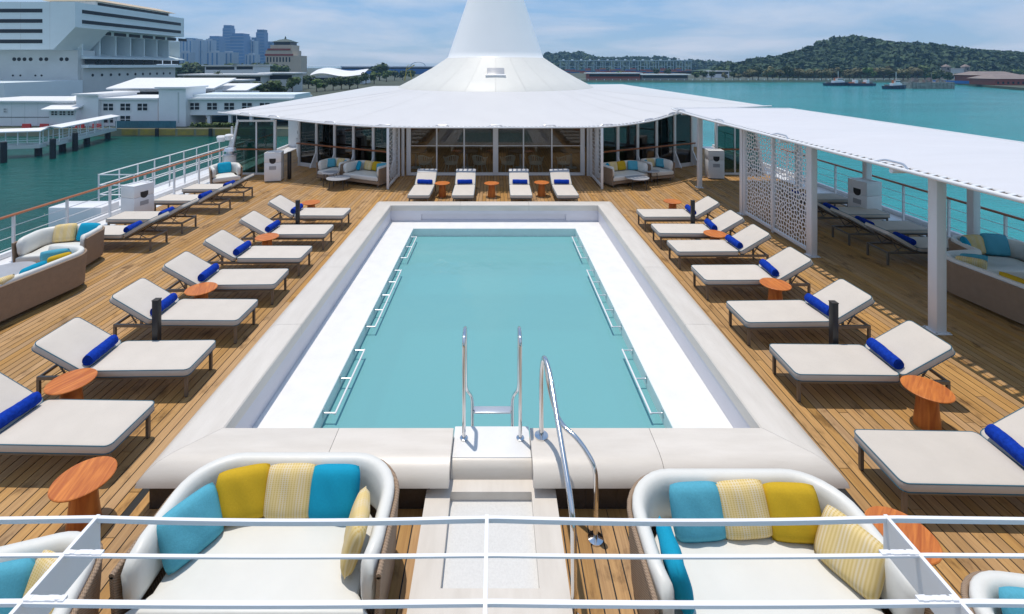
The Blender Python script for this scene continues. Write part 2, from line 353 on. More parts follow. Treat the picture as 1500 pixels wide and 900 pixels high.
M = dict(
    white=mat('white_paint', (0.78,0.78,0.79), 0.35, noise=0.05, nscale=3),
    whitesteel=mat('white_gloss_steel', (0.76,0.76,0.77), 0.28, noise=0.04, nscale=2),
    ledge=mat('white_pool_ledge', (0.77,0.765,0.755), 0.5, noise=0.09, nscale=3.5, bump=0.1, bscale=80),
    tray=mat('speckled_terrazzo', (0.66,0.65,0.63), 0.5, noise=0.12, nscale=60),
    poolwall=mat('pale_lilac_wall', (0.62,0.61,0.66), 0.45, noise=0.06, nscale=2),
    stone=mat('cream_travertine', (0.665,0.615,0.555), 0.38, nscale=1.6, col2=(0.59,0.54,0.48), stretch=(5,1,5), bump=0.06, bscale=30, rand=0.03),
    stonex=mat('cream_travertine_lengthwise', (0.665,0.615,0.555), 0.38, nscale=1.6, col2=(0.59,0.54,0.48), stretch=(1,5,5), bump=0.06, bscale=30, rand=0.03),
    darktile=mat('dark_slate_tile', (0.052,0.042,0.038), 0.5, noise=0.4, nscale=14, bump=0.3, bscale=60, rand=0.15),
    grout=mat('grey_grout', (0.16,0.14,0.13), 0.8, noise=0.2),
    basin=mat('pool_basin_turquoise', (0.22,0.56,0.60), 0.5, noise=0.05, nscale=1.2),
    basinlight=mat('pool_wall_pale_green', (0.72,0.83,0.80), 0.5, noise=0.06),
    caulk=mat('black_deck_caulk', (0.012,0.011,0.010), 0.7, noise=0.3),
    teakrail=mat('varnished_teak_rail', (0.36,0.115,0.035), 0.35, noise=0.25, nscale=6, stretch=(6,1,6)),
    planks=plank_mat(), table=wood_mat(), wicker=wicker_mat(),
    framem=mat('taupe_aluminium', (0.20,0.175,0.15), 0.45, metal=0.35, noise=0.1, nscale=8),
    cushion=mat('cream_lounger_fabric', (0.60,0.545,0.485), 0.85, noise=0.07, nscale=3, bump=0.35, bscale=5, spec=0.2, rand=0.04, bdist=0.02),
    cushside=mat('taupe_cushion_side', (0.40,0.355,0.315), 0.85, noise=0.06, nscale=4, spec=0.2),
    piping=mat('teal_piping', (0.03,0.13,0.19), 0.7, noise=0.1),
    vinyl=mat('ivory_vinyl', (0.70,0.69,0.65), 0.42, noise=0.05, nscale=3, bump=0.22, bscale=7, spec=0.4, bdist=0.02),
    towel=mat('royal_blue_terry', (0.008,0.048,0.40), 0.95, noise=0.45, nscale=25, bump=0.6, bscale=70, spec=0.1),
    turq=mat('turquoise_fabric', (0.012,0.30,0.47), 0.9, noise=0.1, nscale=60, bump=0.2, bscale=120, spec=0.1),
    aqua=mat('light_aqua_fabric', (0.10,0.38,0.50), 0.9, noise=0.14, nscale=60, bump=0.2, bscale=120, spec=0.1),
    mustard=mat('mustard_fabric', (0.56,0.36,0.025), 0.9, noise=0.1, nscale=60, bump=0.2, bscale=120, spec=0.1),
    stripe=stripe_mat('yellow_striped_fabric', (0.68,0.57,0.38), (0.70,0.55,0.28), (0.60,0.43,0.15)),
    chrome=mat('polished_stainless', (0.72,0.72,0.73), 0.12, metal=1.0, noise=0.06, nscale=4),
    satin=mat('satin_steel', (0.66,0.67,0.70), 0.3, metal=0.7, noise=0.06, nscale=4),
    black=mat('black_metal', (0.018,0.018,0.02), 0.4, noise=0.2),
    tablegrey=mat('grey_stone_top', (0.36,0.37,0.40), 0.4, noise=0.12, nscale=8),
    membrane=mat('white_membrane', (0.735,0.73,0.74), 0.5, noise=0.05, nscale=0.9, transl=0.17, bump=0.25, bscale=1.3, bdist=0.03),
    awningfab=mat('awning_fabric', (0.66,0.655,0.68), 0.5, noise=0.06, nscale=0.9, transl=0.04, bump=0.35, bscale=1.1, stretch=(0.5,2.2,1), bdist=0.05),
    roofcone=mat('offwhite_roof_cladding', (0.66,0.65,0.61), 0.5, noise=0.05, nscale=2.5),
    cone=mat('white_gloss_cone', (0.90,0.90,0.895), 0.35, noise=0.03, nscale=1),
    glassg=glass_mat('green_tinted_glass', (0.22,0.36,0.33), 0.8, extra=0.03),
    glassc=glass_mat('clear_door_glass', (0.86,0.89,0.89), 0.75, extra=0.0),
    dark=mat('dark_interior', (0.035,0.03,0.028), 0.7, noise=0.3),
    floorin=mat('interior_wood_floor', (0.13,0.075,0.04), 0.5, noise=0.4, nscale=5),
    rattan=mat('pale_rattan', (0.70,0.60,0.46), 0.7, noise=0.2, nscale=20),
    ptable=mat('brown_table_wood', (0.25,0.15,0.08), 0.4, noise=0.3, nscale=8),
    leafdark=mat('potted_leaf', (0.03,0.06,0.025), 0.6, noise=0.4, nscale=9),
)
ORD = ['nearest the camera', 'second from the camera', 'third from the camera', 'fourth from the camera', 'fifth from the camera', 'sixth from the camera', 'farthest from the camera']

# ================================================================ SETTING: sea and deck
sea = MB().add([(-9000,-3000,-14),(9000,-3000,-14),(9000,9000,-14),(-9000,9000,-14)], [(0,1,2,3)]).build('sea', sea_mat(), up=True); struct(sea)

XC = -0.035                       # pool centre line
PW, PY0, PY1 = 3.06, 5.46, 14.14  # inner edge of the coping
DX0, DX1, DY0, DY1 = -10.95, 11.5, 0.2, 27.0
PXa, PXb, PYa, PYb = XC-PW-0.50, XC+PW+0.50, PY0-0.50, PY1+0.50
deck = MB()
for r in ((DX0,PXa,DY0,DY1),(PXb,DX1,DY0,DY1),(PXa,PXb,DY0,PYa),(PXa,PXb,PYb,DY1)): deck.box(r[0],r[1],r[2],r[3],-0.20,-0.007)
deck = struct(deck.build('deck', M['caulk']))
def plank_mesh(lst, name):
    mb = MB(); tints = []
    for (x0,x1,y0,y1,t) in lst:
        mb.box(x0,x1,y0,y1,-0.025,t[2]); tints += [t]*8
    me = bpy.data.meshes.new(name); me.from_pydata(mb.v, [], mb.f)
    at = me.attributes.new('tint', 'FLOAT_VECTOR', 'POINT')
    for i, t in enumerate(tints): at.data[i].vector = (t[0], t[1], t[0]*t[1])
    me.materials.append(M['planks']); return me
PLW, GAP = 0.125, 0.013
allp = []
MARG = 0.16
nrow = int((DX1-DX0)/PLW)
for i in range(nrow):
    x0 = DX0 + i*PLW; x1 = x0 + PLW - GAP
    spans = [(DY0, DY1)]
    if x1 > PXa-MARG and x0 < PXb+MARG: spans = [(DY0, PYa-MARG), (PYb+MARG, DY1)]
    for a, b in spans:
        y = a - rnd.uniform(0, 3.5)
        while y < b:
            L = rnd.uniform(2.6, 5.2); ya, yb = max(a, y), min(b, y+L-0.006)
            if yb - ya > 0.05:
                allp.append((x0, x1, ya, yb, (rnd.random(), rnd.random(), rnd.uniform(-0.0012, 0.0))))
            y += L
for (a,b,c,d) in ((PXa-MARG+GAP,PXa-0.004,PYa-MARG,PYb+MARG),(PXb+0.004,PXb+MARG-GAP,PYa-MARG,PYb+MARG)):
    for k in range(3):
        q0 = c + (d-c)*k/3; q1 = c + (d-c)*(k+1)/3 - 0.008
        allp.append((a,b,q0,q1,(rnd.random(),rnd.random(),0.0)))
for (c,d) in ((PYa-MARG+GAP,PYa-0.004),(PYb+0.004,PYb+MARG-GAP)):
    for k in range(3):
        q0 = PXa + (PXb-PXa)*k/3; q1 = PXa + (PXb-PXa)*(k+1)/3 - 0.008
        allp.append((q0,q1,c,d,(rnd.random(),rnd.random(),0.0)))
def in_view(p):
    x = (p[0]+p[1])/2; y1 = p[3]
    if y1 < 3.9: return False
    return -1.04 < x/y1 < 1.10 and not (abs(x) < 0.6 and y1 < 5.2)
def shown(p): return (min(p[3], 22) - max(p[2], 3.9)) / max(3.9, (p[2]+p[3])/2)**2 * (1 if in_view(p) else 0)
allp.sort(key=shown, reverse=True)
for p in allp[:300]:
    o = bpy.data.objects.new('plank', plank_mesh([p], 'plank')); COL.objects.link(o); o.parent = deck
o = bpy.data.objects.new('far_planks', plank_mesh(allp[300:], 'far_planks')); COL.objects.link(o); o.parent = deck; o['kind'] = 'stuff'
# white steel waterways along both ship sides and the hull below
for s, xa, xb in ((-1, -11.75, -10.945), (1, 11.495, 12.35)):
    g = MB().box(xa, xb, -4, 27, -0.3, 0.02)
    struct(g.build('deck_waterway', M['whitesteel'], bevel=0.01))
    hx0, hx1 = (xa+0.06, xa+0.3) if s < 0 else (xb-0.3, xb-0.06)
    struct(MB().box(hx0, hx1, -4, 70, -14.5, -0.31).build('hull_side', M['whitesteel']))
    k = MB().box((xa if s<0 else xb-0.12), (xa+0.12 if s<0 else xb), -4, 27, 0.021, 0.14)
    struct(k.build('deck_coaming', M['whitesteel'], bevel=0.01))

# ================================================================ SWIMMING POOL
pool = thing('swimming_pool', 'long rectangular swimming pool with cream stone coping and turquoise water sunk in the teak deck', 'swimming pool', (XC, 10, 0))
def pbox(name, m, x0,x1,y0,y1,z0,z1, bevel=0, parent=None):
    return MB().box(x0-0,x1-0,y0-10,y1-10,z0,z1).build(name, m, parent or pool, bevel=bevel)
prof = [(0.0,0.30),(0.0,0.452),(0.016,0.468),(0.36,0.464),(0.45,0.444),(0.53,0.395),(0.577,0.335),(0.59,0.287),(0.51,0.280)]
def coping(side, a, b, mit_a, mit_b):
    """side L,R,N,F : a..b along the side; mitre flags"""
    rings = []
    for t, mt in ((a, mit_a), (b, mit_b)):
        ring = []
        for d, z in prof:
            q = t + mt*d
            if side == 'L': ring.append((-PW-d, q-10, z))
            elif side == 'R': ring.append((PW+d, q-10, z))
            elif side == 'N': ring.append((q, PY0-d-10, z))
            else: ring.append((q, PY1+d-10, z))
        rings.append(ring)
    MB().loft(rings).build('coping_stone', M['stonex'] if side in 'NF' else M['stone'], pool, smooth=28)
g = 0.0025
for side in 'LR':
    n = 4
    for i in range(n):
        a = PY0 + (PY1-PY0)*i/n + (g if i else g/2); b = PY0 + (PY1-PY0)*(i+1)/n - (g if i < n-1 else g/2)
        coping(side, a, b, -1 if i == 0 else 0, 1 if i == n-1 else 0)
coping('N', -PW+g, -1.75, -1, 0); coping('N', -1.75+2*g, -0.445, 0, 0)
coping('N', 0.425, 1.78, 0, 0); coping('N', 1.78+2*g, PW-g, 0, 1)
for i in range(3):
    a = -PW + 2*PW*i/3 + g; b = -PW + 2*PW*(i+1)/3 - g
    coping('F', a, b, -1 if i == 0 else 0, 1 if i == 2 else 0)
# slate skirt tiles under the coping (front, and plain sides)
n = 22; w = (2*PW+1.0)/n
for i in range(n):
    x0 = -PW-0.5 + i*w
    if x0 + w > -0.42 and x0 < 0.40: continue
    pbox('skirt_tile', M['darktile'], x0+0.0015, x0+w-0.0015, PY0-0.50, PY0-0.485, 0.0, 0.268)
for s in (-1, 1):
    for i in range(28):
        y0 = PY0-0.48 + i*(PY1-PY0+0.96)/28
        xa = s*(PW+0.485); pbox('skirt_tile', M['darktile'], min(xa, xa+s*0.015), max(xa, xa+s*0.015), y0+0.0015, y0+(PY1-PY0+0.96)/28-0.0015, 0.0, 0.268)
pbox('skirt_tile', M['darktile'], -PW-0.48, PW+0.48, PY1+0.485, PY1+0.5, 0.0, 0.268)
pbox('skirt_trim', M['whitesteel'], -PW-0.53, -0.45, PY0-0.53, PY0-0.50, 0.262, 0.279)
pbox('skirt_trim', M['whitesteel'], 0.43, PW+0.53, PY0-0.53, PY0-0.50, 0.262, 0.279)
# inner walls
WZ0 = -0.35
pbox('side_wall', M['poolwall'], -PW-0.48, -PW-0.006, PY0-0.3, PY1+0.3, WZ0, 0.298)
pbox('side_wall', M['poolwall'], PW+0.006, PW+0.48, PY0-0.3, PY1+0.3, WZ0, 0.298)
pbox('side_wall', M['poolwall'], -PW-0.004, -0.447, PY0-0.48, PY0-0.006, WZ0, 0.298)
pbox('side_wall', M['poolwall'], 0.427, PW+0.004, PY0-0.48, PY0-0.006, WZ0, 0.298)
fw = MB()
for r in ((-PW-0.004,-2.17,WZ0,0.298),(2.12,PW+0.004,WZ0,0.298),(-2.17,2.12,0.20,0.298),(-2.17,2.12,WZ0,0.015)): fw.box(r[0],r[1],PY1+0.006-10,PY1+0.17-10,r[2],r[3])
fw.build('end_wall', M['poolwall'], pool)
pbox('overflow_niche', M['poolwall'], -2.17, 2.12, PY1+0.05, PY1+0.168, 0.0, 0.298)
# white ledge round the water opening
OW, OY0, OY1 = 2.30, 5.80, 13.53
lg = MB()
for r in ((-PW-0.004,-OW,PY0-0.004,PY1+0.004),(OW,PW+0.004,PY0-0.004,PY1+0.004),(-OW,OW,PY0-0.004,OY0),(-OW,OW,OY1,PY1+0.004)): lg.box(r[0],r[1],r[2]-10,r[3]-10,-0.16,-0.02)
lg.build('ledge', M['ledge'], pool)
bw = MB()
for r in ((-OW-0.1,-OW-0.004,OY0-0.1,OY1+0.1),(OW+0.004,OW+0.1,OY0-0.1,OY1+0.1),(-OW-0.004,OW+0.004,OY0-0.1,OY0-0.004),(-OW-0.004,OW+0.004,OY1+0.004,OY1+0.1)): bw.box(r[0],r[1],r[2]-10,r[3]-10,-1.75,-0.021 if False else -0.161)
bw.build('basin_wall', M['basinlight'], pool)
for (a,b,c,d) in ((-OW-0.0,-OW+0.006,OY0,OY1),(OW-0.006,OW,OY0,OY1),(-OW+0.006,OW-0.006,OY1-0.006,OY1)):
    pbox('waterline_tile', M['basinlight'], a,b,c,d,-0.40,-0.026)
pbox('basin_floor', M['basin'], -OW-0.1, OW+0.1, OY0-0.1, OY1+0.1, -1.85, -1.751)
pbox('basin_bench', M['basinlight'], -OW+0.01, OW-0.01, OY1-0.85, OY1-0.01, -1.75, -0.62, bevel=0.02)
pbox('basin_step', M['basin'], -OW+0.01, OW-0.01, OY1-1.95, OY1-0.85, -1.75, -0.95, bevel=0.02)
wt = MB(); ny, nx = 30, 18
wt.strip([[(-OW+0.004+(2*OW-0.008)*i/nx, OY0+0.003+(OY1-OY0-0.01)*j/ny-10, -0.235) for i in range(nx+1)] for j in range(ny+1)])
wt.build('water', pool_water_mat(), pool, up=True)
# entry pad, riser and foot-bath block at the near end
pbox('entry_pad', M['ledge'], -0.443, 0.423, PY0-0.29, PY0+0.16, 0.05, 0.36, bevel=0.012)
MB().xprism([(PY0-0.292-10,0.0),(PY0-0.292-10,0.352),(PY0-0.33-10,0.338),(PY0-0.365-10,0.29),(PY0-0.384-10,0.20),(PY0-0.384-10,0.0)], -0.442, 0.422).build('entry_riser', M['stonex'], pool, smooth=50)
bx0, bx1, by0, by1 = -0.68, 0.655, 2.6, 5.075
tx0, tx1, ty0, ty1 = -0.43, 0.405, 4.02, 4.93
fb = MB()
for r in ((bx0,tx0,by0,by1),(tx1,bx1,by0,by1),(tx0,tx1,by0,ty0),(tx0,tx1,ty1,by1)): fb.box(r[0],r[1],r[2]-10,r[3]-10,0.001,0.20)
fb.build('foot_bath_surround', M['stone'], pool)
pbox('foot_bath_tray', M['tray'], tx0, tx1, ty0, ty1, 0.001, 0.11)

# grab rails along the water
for s, sw in ((-1,'left'), (1,'right')):
    for (ya, yb, nb, wd) in ((13.1,11.64,3,'far'),(10.97,8.57,5,'middle'),(7.9,6.44,3,'near')):
        t = thing('pool_grab_rail', f'{wd} white grab rail on the {sw} side of the pool water', 'grab rail', (XC+s*OW, (ya+yb)/2, -0.10), 0, 'grab rails along the pool')
        L = abs(ya-yb)/2
        MB().tube([(-s*0.17,-L,0),(-s*0.17,L,0)], 0.0145, 10).build('bar', M['whitesteel'], t, smooth=40)
        for k in range(nb):
            y = -L + 0.02 + (2*L-0.04)*k/(nb-1)
            b = MB().tube([(-s*0.012,y,0),(-s*0.168,y,0)], 0.010, 8).build('bracket', M['satin'], t, smooth=40)
            MB().box(min(-s*0.0075,-s*0.016), max(-s*0.0075,-s*0.016), y-0.025, y+0.025, -0.055, 0.055).build('wall_plate', M['satin'], b)

# pool ladder
t = thing('pool_ladder', 'stainless pool ladder with two arched handrails and one step at the near edge', 'ladder', (XC, 5.43, 0.36))
for x, s in ((-0.325, 1), (0.315, -1)):
    path = fillet([(x,0,0),(x,0,1.12),(x,0.16,1.14),(x,0.27,1.12),(x,0.32,0.34),(x+s*0.075,0.40,0.20),(x+s*0.075,0.41,-1.0)], 0.10, 6)
    rr = MB().tube(path, 0.021, 12).build('handrail', M['chrome'], t, smooth=50)
    MB().lathe([(0,0),(0.045,0),(0.045,0.012),(0.025,0.02),(0,0.02)], 16, (x,0,0.0)).build('base_flange', M['chrome'], rr, smooth=40)
for zz_ in (0.035, -0.28, -0.58):
    MB().box(-0.23, 0.22, 0.36, 0.47, zz_-0.02, zz_).build('step', M['satin'], t, bevel=0.006)
# entry handrail with two bows
t = thing('entry_handrail', 'tall bent stainless handrail beside the pool entry steps', 'handrail', (0.6, 4.7, 0))
p1 = fillet([(-0.09,0.63,0.466),(-0.09,0.63,1.18),(-0.07,0.55,1.42),(-0.03,0.38,1.36),(0.035,-0.62,0.93),(0.045,-0.74,0.80),(0.05,-0.76,0.0)], 0.13, 6)
MB().tube(p1, 0.026, 12).build('long_rail', M['chrome'], t, smooth=50)
p2 = fillet([(-0.055,0.47,1.37),(-0.02,0.46,1.10),(0.06,0.30,0.86),(0.24,0.12,0.83),(0.375,-0.03,0.68),(0.375,-0.06,0.50),(0.37,-0.06,0.0)], 0.16, 6)
MB().tube(p2, 0.024, 12).build('short_rail', M['chrome'], t, smooth=50)
for (x,y,z) in ((-0.09,0.63,0.466),(0.37,-0.06,0.0),(0.05,-0.76,0.0)):
    MB().lathe([(0,0),(0.075,0),(0.075,0.012),(0.03,0.022),(0,0.022)], 18, (x,y,z+0.001)).build('base_flange', M['chrome'], t, smooth=40)

# ================================================================ SUN LOUNGERS
def rot_y(mb, ang, ox, oz):
    c, s = math.cos(ang), math.sin(ang)
    mb.v = [(ox + x*c - z*s, y, oz + x*s + z*c) for x,y,z in mb.v]; return mb
def make_lounger(band=False):
    t = thing('sun_lounger', '', 'sun lounger')
    fr = MB()
    for y in (-0.315, 0.28): fr.box(0, 2.05, y, y+0.035, 0.262, 0.312)
    for x in (0.0, 0.70, 1.36, 2.015): fr.box(x+0.0005, x+0.0345, -0.2795, 0.2795, 0.268, 0.306)
    fr.build('frame', M['framem'], t, bevel=0.004, seg=1)
    for x in (0.001, 2.011):
        for y in (-0.313, 0.276):
            l = MB().box(x, x+0.038, y, y+0.038, 0.012, 0.2615).build('leg', M['framem'], t)
            MB().box(x+0.004, x+0.034, y+0.004, y+0.034, 0.001, 0.0115).build('foot_cap', M['black'], l)
    A = R(30)
    po = rrect(-0.045, 1.36, -0.36, 0.36, 0.07, 4)
    m1 = slab(po, 0.316, 0.418, 0.022, crown=0.010, n=2).build('mattress', M['cushion'], t, smooth=50)
    MB().tube([(x,y,0.411) for x,y in inset_poly(po, 0.004)], 0.0055, 5, closed=True).build('piping', M['piping'], m1, smooth=60)
    MB().tube([(x,y,0.325) for x,y in inset_poly(po, 0.002)], 0.0055, 5, closed=True).build('piping', M['piping'], m1, smooth=60)
    pb = rrect(0.0, 0.80, -0.36, 0.36, 0.07, 4)
    m2 = rot_y(slab(pb, 0.0, 0.10, 0.022, crown=0.010, n=2), A, 1.415, 0.318).build('backrest', M['cushion'], t, smooth=50)
    rot_y(MB().tube([(x,y,0.094) for x,y in inset_poly(pb, 0.004)], 0.0055, 5, closed=True), A, 1.415, 0.318).build('piping', M['piping'], m2, smooth=60)
    rot_y(MB().tube([(x,y,0.008) for x,y in inset_poly(pb, 0.002)], 0.0055, 5, closed=True), A, 1.415, 0.318).build('piping', M['piping'], m2, smooth=60)
    if band:
        rot_y(slab(rrect(0.63, 0.805, -0.363, 0.363, 0.05, 3), 0.085, 0.118, 0.01, n=2), A, 1.415, 0.318).build('headrest_band', M['tablegrey'], m2, smooth=50)
    bf = MB()
    for y in (-0.29, 0.265): bf.box(0.0, 0.76, y, y+0.025, -0.027, -0.002)
    bf.box(0.735, 0.76, -0.2645, 0.2645, -0.027, -0.002)
    rot_y(bf, A, 1.415, 0.318).build('backrest_frame', M['framem'], t)
    for y in (-0.24, 0.22):
        MB().beam((1.93, y+0.01, 0.60), (1.72, y+0.01, 0.285), 0.016, 0.016).build('backrest_prop', M['framem'], t)
        MB().beam((1.62, y+0.03, 0.42), (1.86, y+0.03, 0.285), 0.014, 0.014).build('backrest_prop', M['framem'], t)
    return t
proto = make_lounger(); proto_band = make_lounger(True)
used = {'a': False, 'b': False}
def place_lounger(x, y, rz, label, group, band=False):
    k = 'b' if band else 'a'; src = proto_band if band else proto
    o = src if not used[k] else copy_tree(src); used[k] = True
    o.location = (x, y, 0); o.rotation_euler = (0, 0, rz); o['label'] = label; o['group'] = group
    return o
# rolled towel
def make_towel():
    mb = MB(); n = 20; rings = []
    r2 = random.Random(3)
    for i in range(15):
        x = -0.26 + 0.52*i/14; ring = []
        e = 1.0 if 0 < i < 14 else 0.93
        for k in range(n):
            a = 2*math.pi*k/n; r = 0.076*e*(1 + 0.035*math.sin(3*a + x*11) + r2.uniform(-0.025, 0.025))
            ring.append((x, r*math.cos(a), 0.072 + max(-0.066, r*math.sin(a))))
        rings.append(ring)
    for f, dxx in ((0.62, -0.012), (0.3, 0.004)):
        rings.append([(0.26+dxx, y*f, 0.072+(z-0.072)*f) for x,y,z in rings[14]])
    mb.loft(rings)
    sp = []
    for k in range(34):
        a = k*0.5; r = 0.008 + 0.0033*k*0.5
        sp.append((-0.262, r*math.cos(a), 0.072 + r*math.sin(a)))
    me = mb.mesh('rolled_towel', M['towel'], smooth=60)
    flap = MB().tube(sp, 0.0035, 4).mesh('rolled_edge', M['towel'], smooth=60)
    return me, flap
tw_me, tw_flap = make_towel()
def towel(x, y, z, rz, label):
    t = inst('rolled_towel', tw_me, None, (x,y,z), (0,0,rz)); tag(t, label, 'towel', 'rolled blue towels on the loungers')
    inst('rolled_edge', tw_flap, t)
    return t
def lounger_set(x, y, rz, label, group, tlabel, band=False, jit=0.04):
    a = rz + rnd.uniform(-jit, jit)*0.6
    place_lounger(x, y, a, label, group, band)
    off = 1.40; ty = rnd.uniform(-0.03, 0.03)
    c, s = math.cos(a), math.sin(a)
    towel(x + off*c - ty*s, y + off*s + ty*c, 0.436, a + math.pi/2 + rnd.uniform(-0.10, 0.10), tlabel)
RY = [4.83, 6.52, 7.83, 9.36, 10.78, 11.97, 13.25]
LY = [5.30, 6.62, 7.89, 9.18, 10.42, 11.90, 13.36]
for i in range(7):
    lounger_set(4.13, RY[i]+0.31, 0, f'cream sun lounger in the row right of the pool, {ORD[i]}', 'sun loungers beside the pool', f'rolled blue towel on the lounger right of the pool, {ORD[i]}')
    lounger_set(-4.28, LY[i]+0.31, math.pi, f'cream sun lounger in the row left of the pool, {ORD[i]}', 'sun loungers beside the pool', f'rolled blue towel on the lounger left of the pool, {ORD[i]}')
FW = ['leftmost', 'second from the left', 'third from the left', 'rightmost']
for i, x in enumerate((-2.49, -1.06, 0.83, 2.34)):
    lounger_set(x, 15.42, math.pi/2, f'cream sun lounger facing the camera behind the pool, {FW[i]}', 'sun loungers behind the pool', f'rolled blue towel on the lounger behind the pool, {FW[i]}', band=True, jit=0.03)
for i, y in enumerate((11.84, 13.05, 14.84, 16.2)):
    lounger_set(-10.6, y+0.31, 0, f'cream sun lounger facing the left ship railing, {ORD[i] if i < 3 else ORD[6]}', 'sun loungers by the left railing', f'rolled blue towel on the lounger by the left railing, {ORD[i] if i < 3 else ORD[6]}')
for i, y in enumerate((11.0, 12.2, 13.45, 14.95)):
    lounger_set(11.06, y+0.31, math.pi, f'shaded sun lounger under the right awning, {ORD[i] if i < 3 else ORD[6]}', 'sun loungers under the right awning', f'rolled towel on the shaded lounger under the awning, {ORD[i] if i < 3 else ORD[6]}')

# ================================================================ SIDE TABLES, BOLLARDS
tb_top = MB().lathe([(0,0.45),(0.235,0.45),(0.262,0.463),(0.265,0.474),(0.258,0.48),(0,0.481)], 36).mesh('table_top', M['table'], smooth=40)
tb_ped = MB().lathe([(0,0.0),(0.140,0.0),(0.142,0.015),(0.120,0.22),(0.104,0.4495),(0,0.4495)], 28).mesh('pedestal', M['table'], smooth=40)
def side_table(x, y, label):
    a = rnd.uniform(0, 6.28)
    t = thing('side_table', label, 'table', (x,y,0), a, 'round orange wood side tables'); inst('table_top', tb_top, t); inst('pedestal', tb_ped, t)
side_table(3.58, 4.21, 'round orange wood side table beside the right daybed sofa')
side_table(5.51, 6.10, 'round orange wood side table between the two nearest right loungers')
side_table(5.28, 9.02, 'round orange wood side table in front of the fourth right lounger')
side_table(5.38, 11.72, 'round orange wood side table in front of the sixth right lounger')
side_table(5.37, 14.5, 'round orange wood side table behind the farthest right lounger')
side_table(-4.12, 4.78, 'round orange wood side table beside the left daybed sofa')
side_table(-5.55, 6.25, 'round orange wood side table between the two nearest left loungers')
side_table(-5.44, 8.83, 'round orange wood side table in front of the fourth left lounger')
side_table(-5.5, 11.5, 'round orange wood side table in front of the sixth left lounger')
side_table(-5.56, 14.4, 'round orange wood side table behind the farthest left lounger')
for x, y, l in ((-1.87,16.75,'left'),(-0.14,16.74,'middle'),(1.62,16.85,'right')):
    side_table(x, y, f'round orange wood side table between loungers behind the pool, the {l} one of three')
for x, y, l in ((5.15,7.28,'near the camera right of the pool'),(5.26,12.75,'far from the camera right of the pool'),(-5.22,7.36,'near the camera left of the pool'),(-5.28,12.75,'far from the camera left of the pool')):
    t = thing('light_bollard', f'slim black deck light post between loungers, {l}', 'bollard', (x,y,0), 0, 'black deck light posts')
    MB().box(-0.045,0.045,-0.045,0.045,0.012,0.985).build('post', M['black'], t, bevel=0.006)
    MB().box(-0.049,0.049,-0.049,0.049,0.9855,1.0).build('cap', M['dark'], t, bevel=0.004)
    MB().box(-0.085,0.085,-0.085,0.085,0.001,0.0115).build('base_plate', M['black'], t)

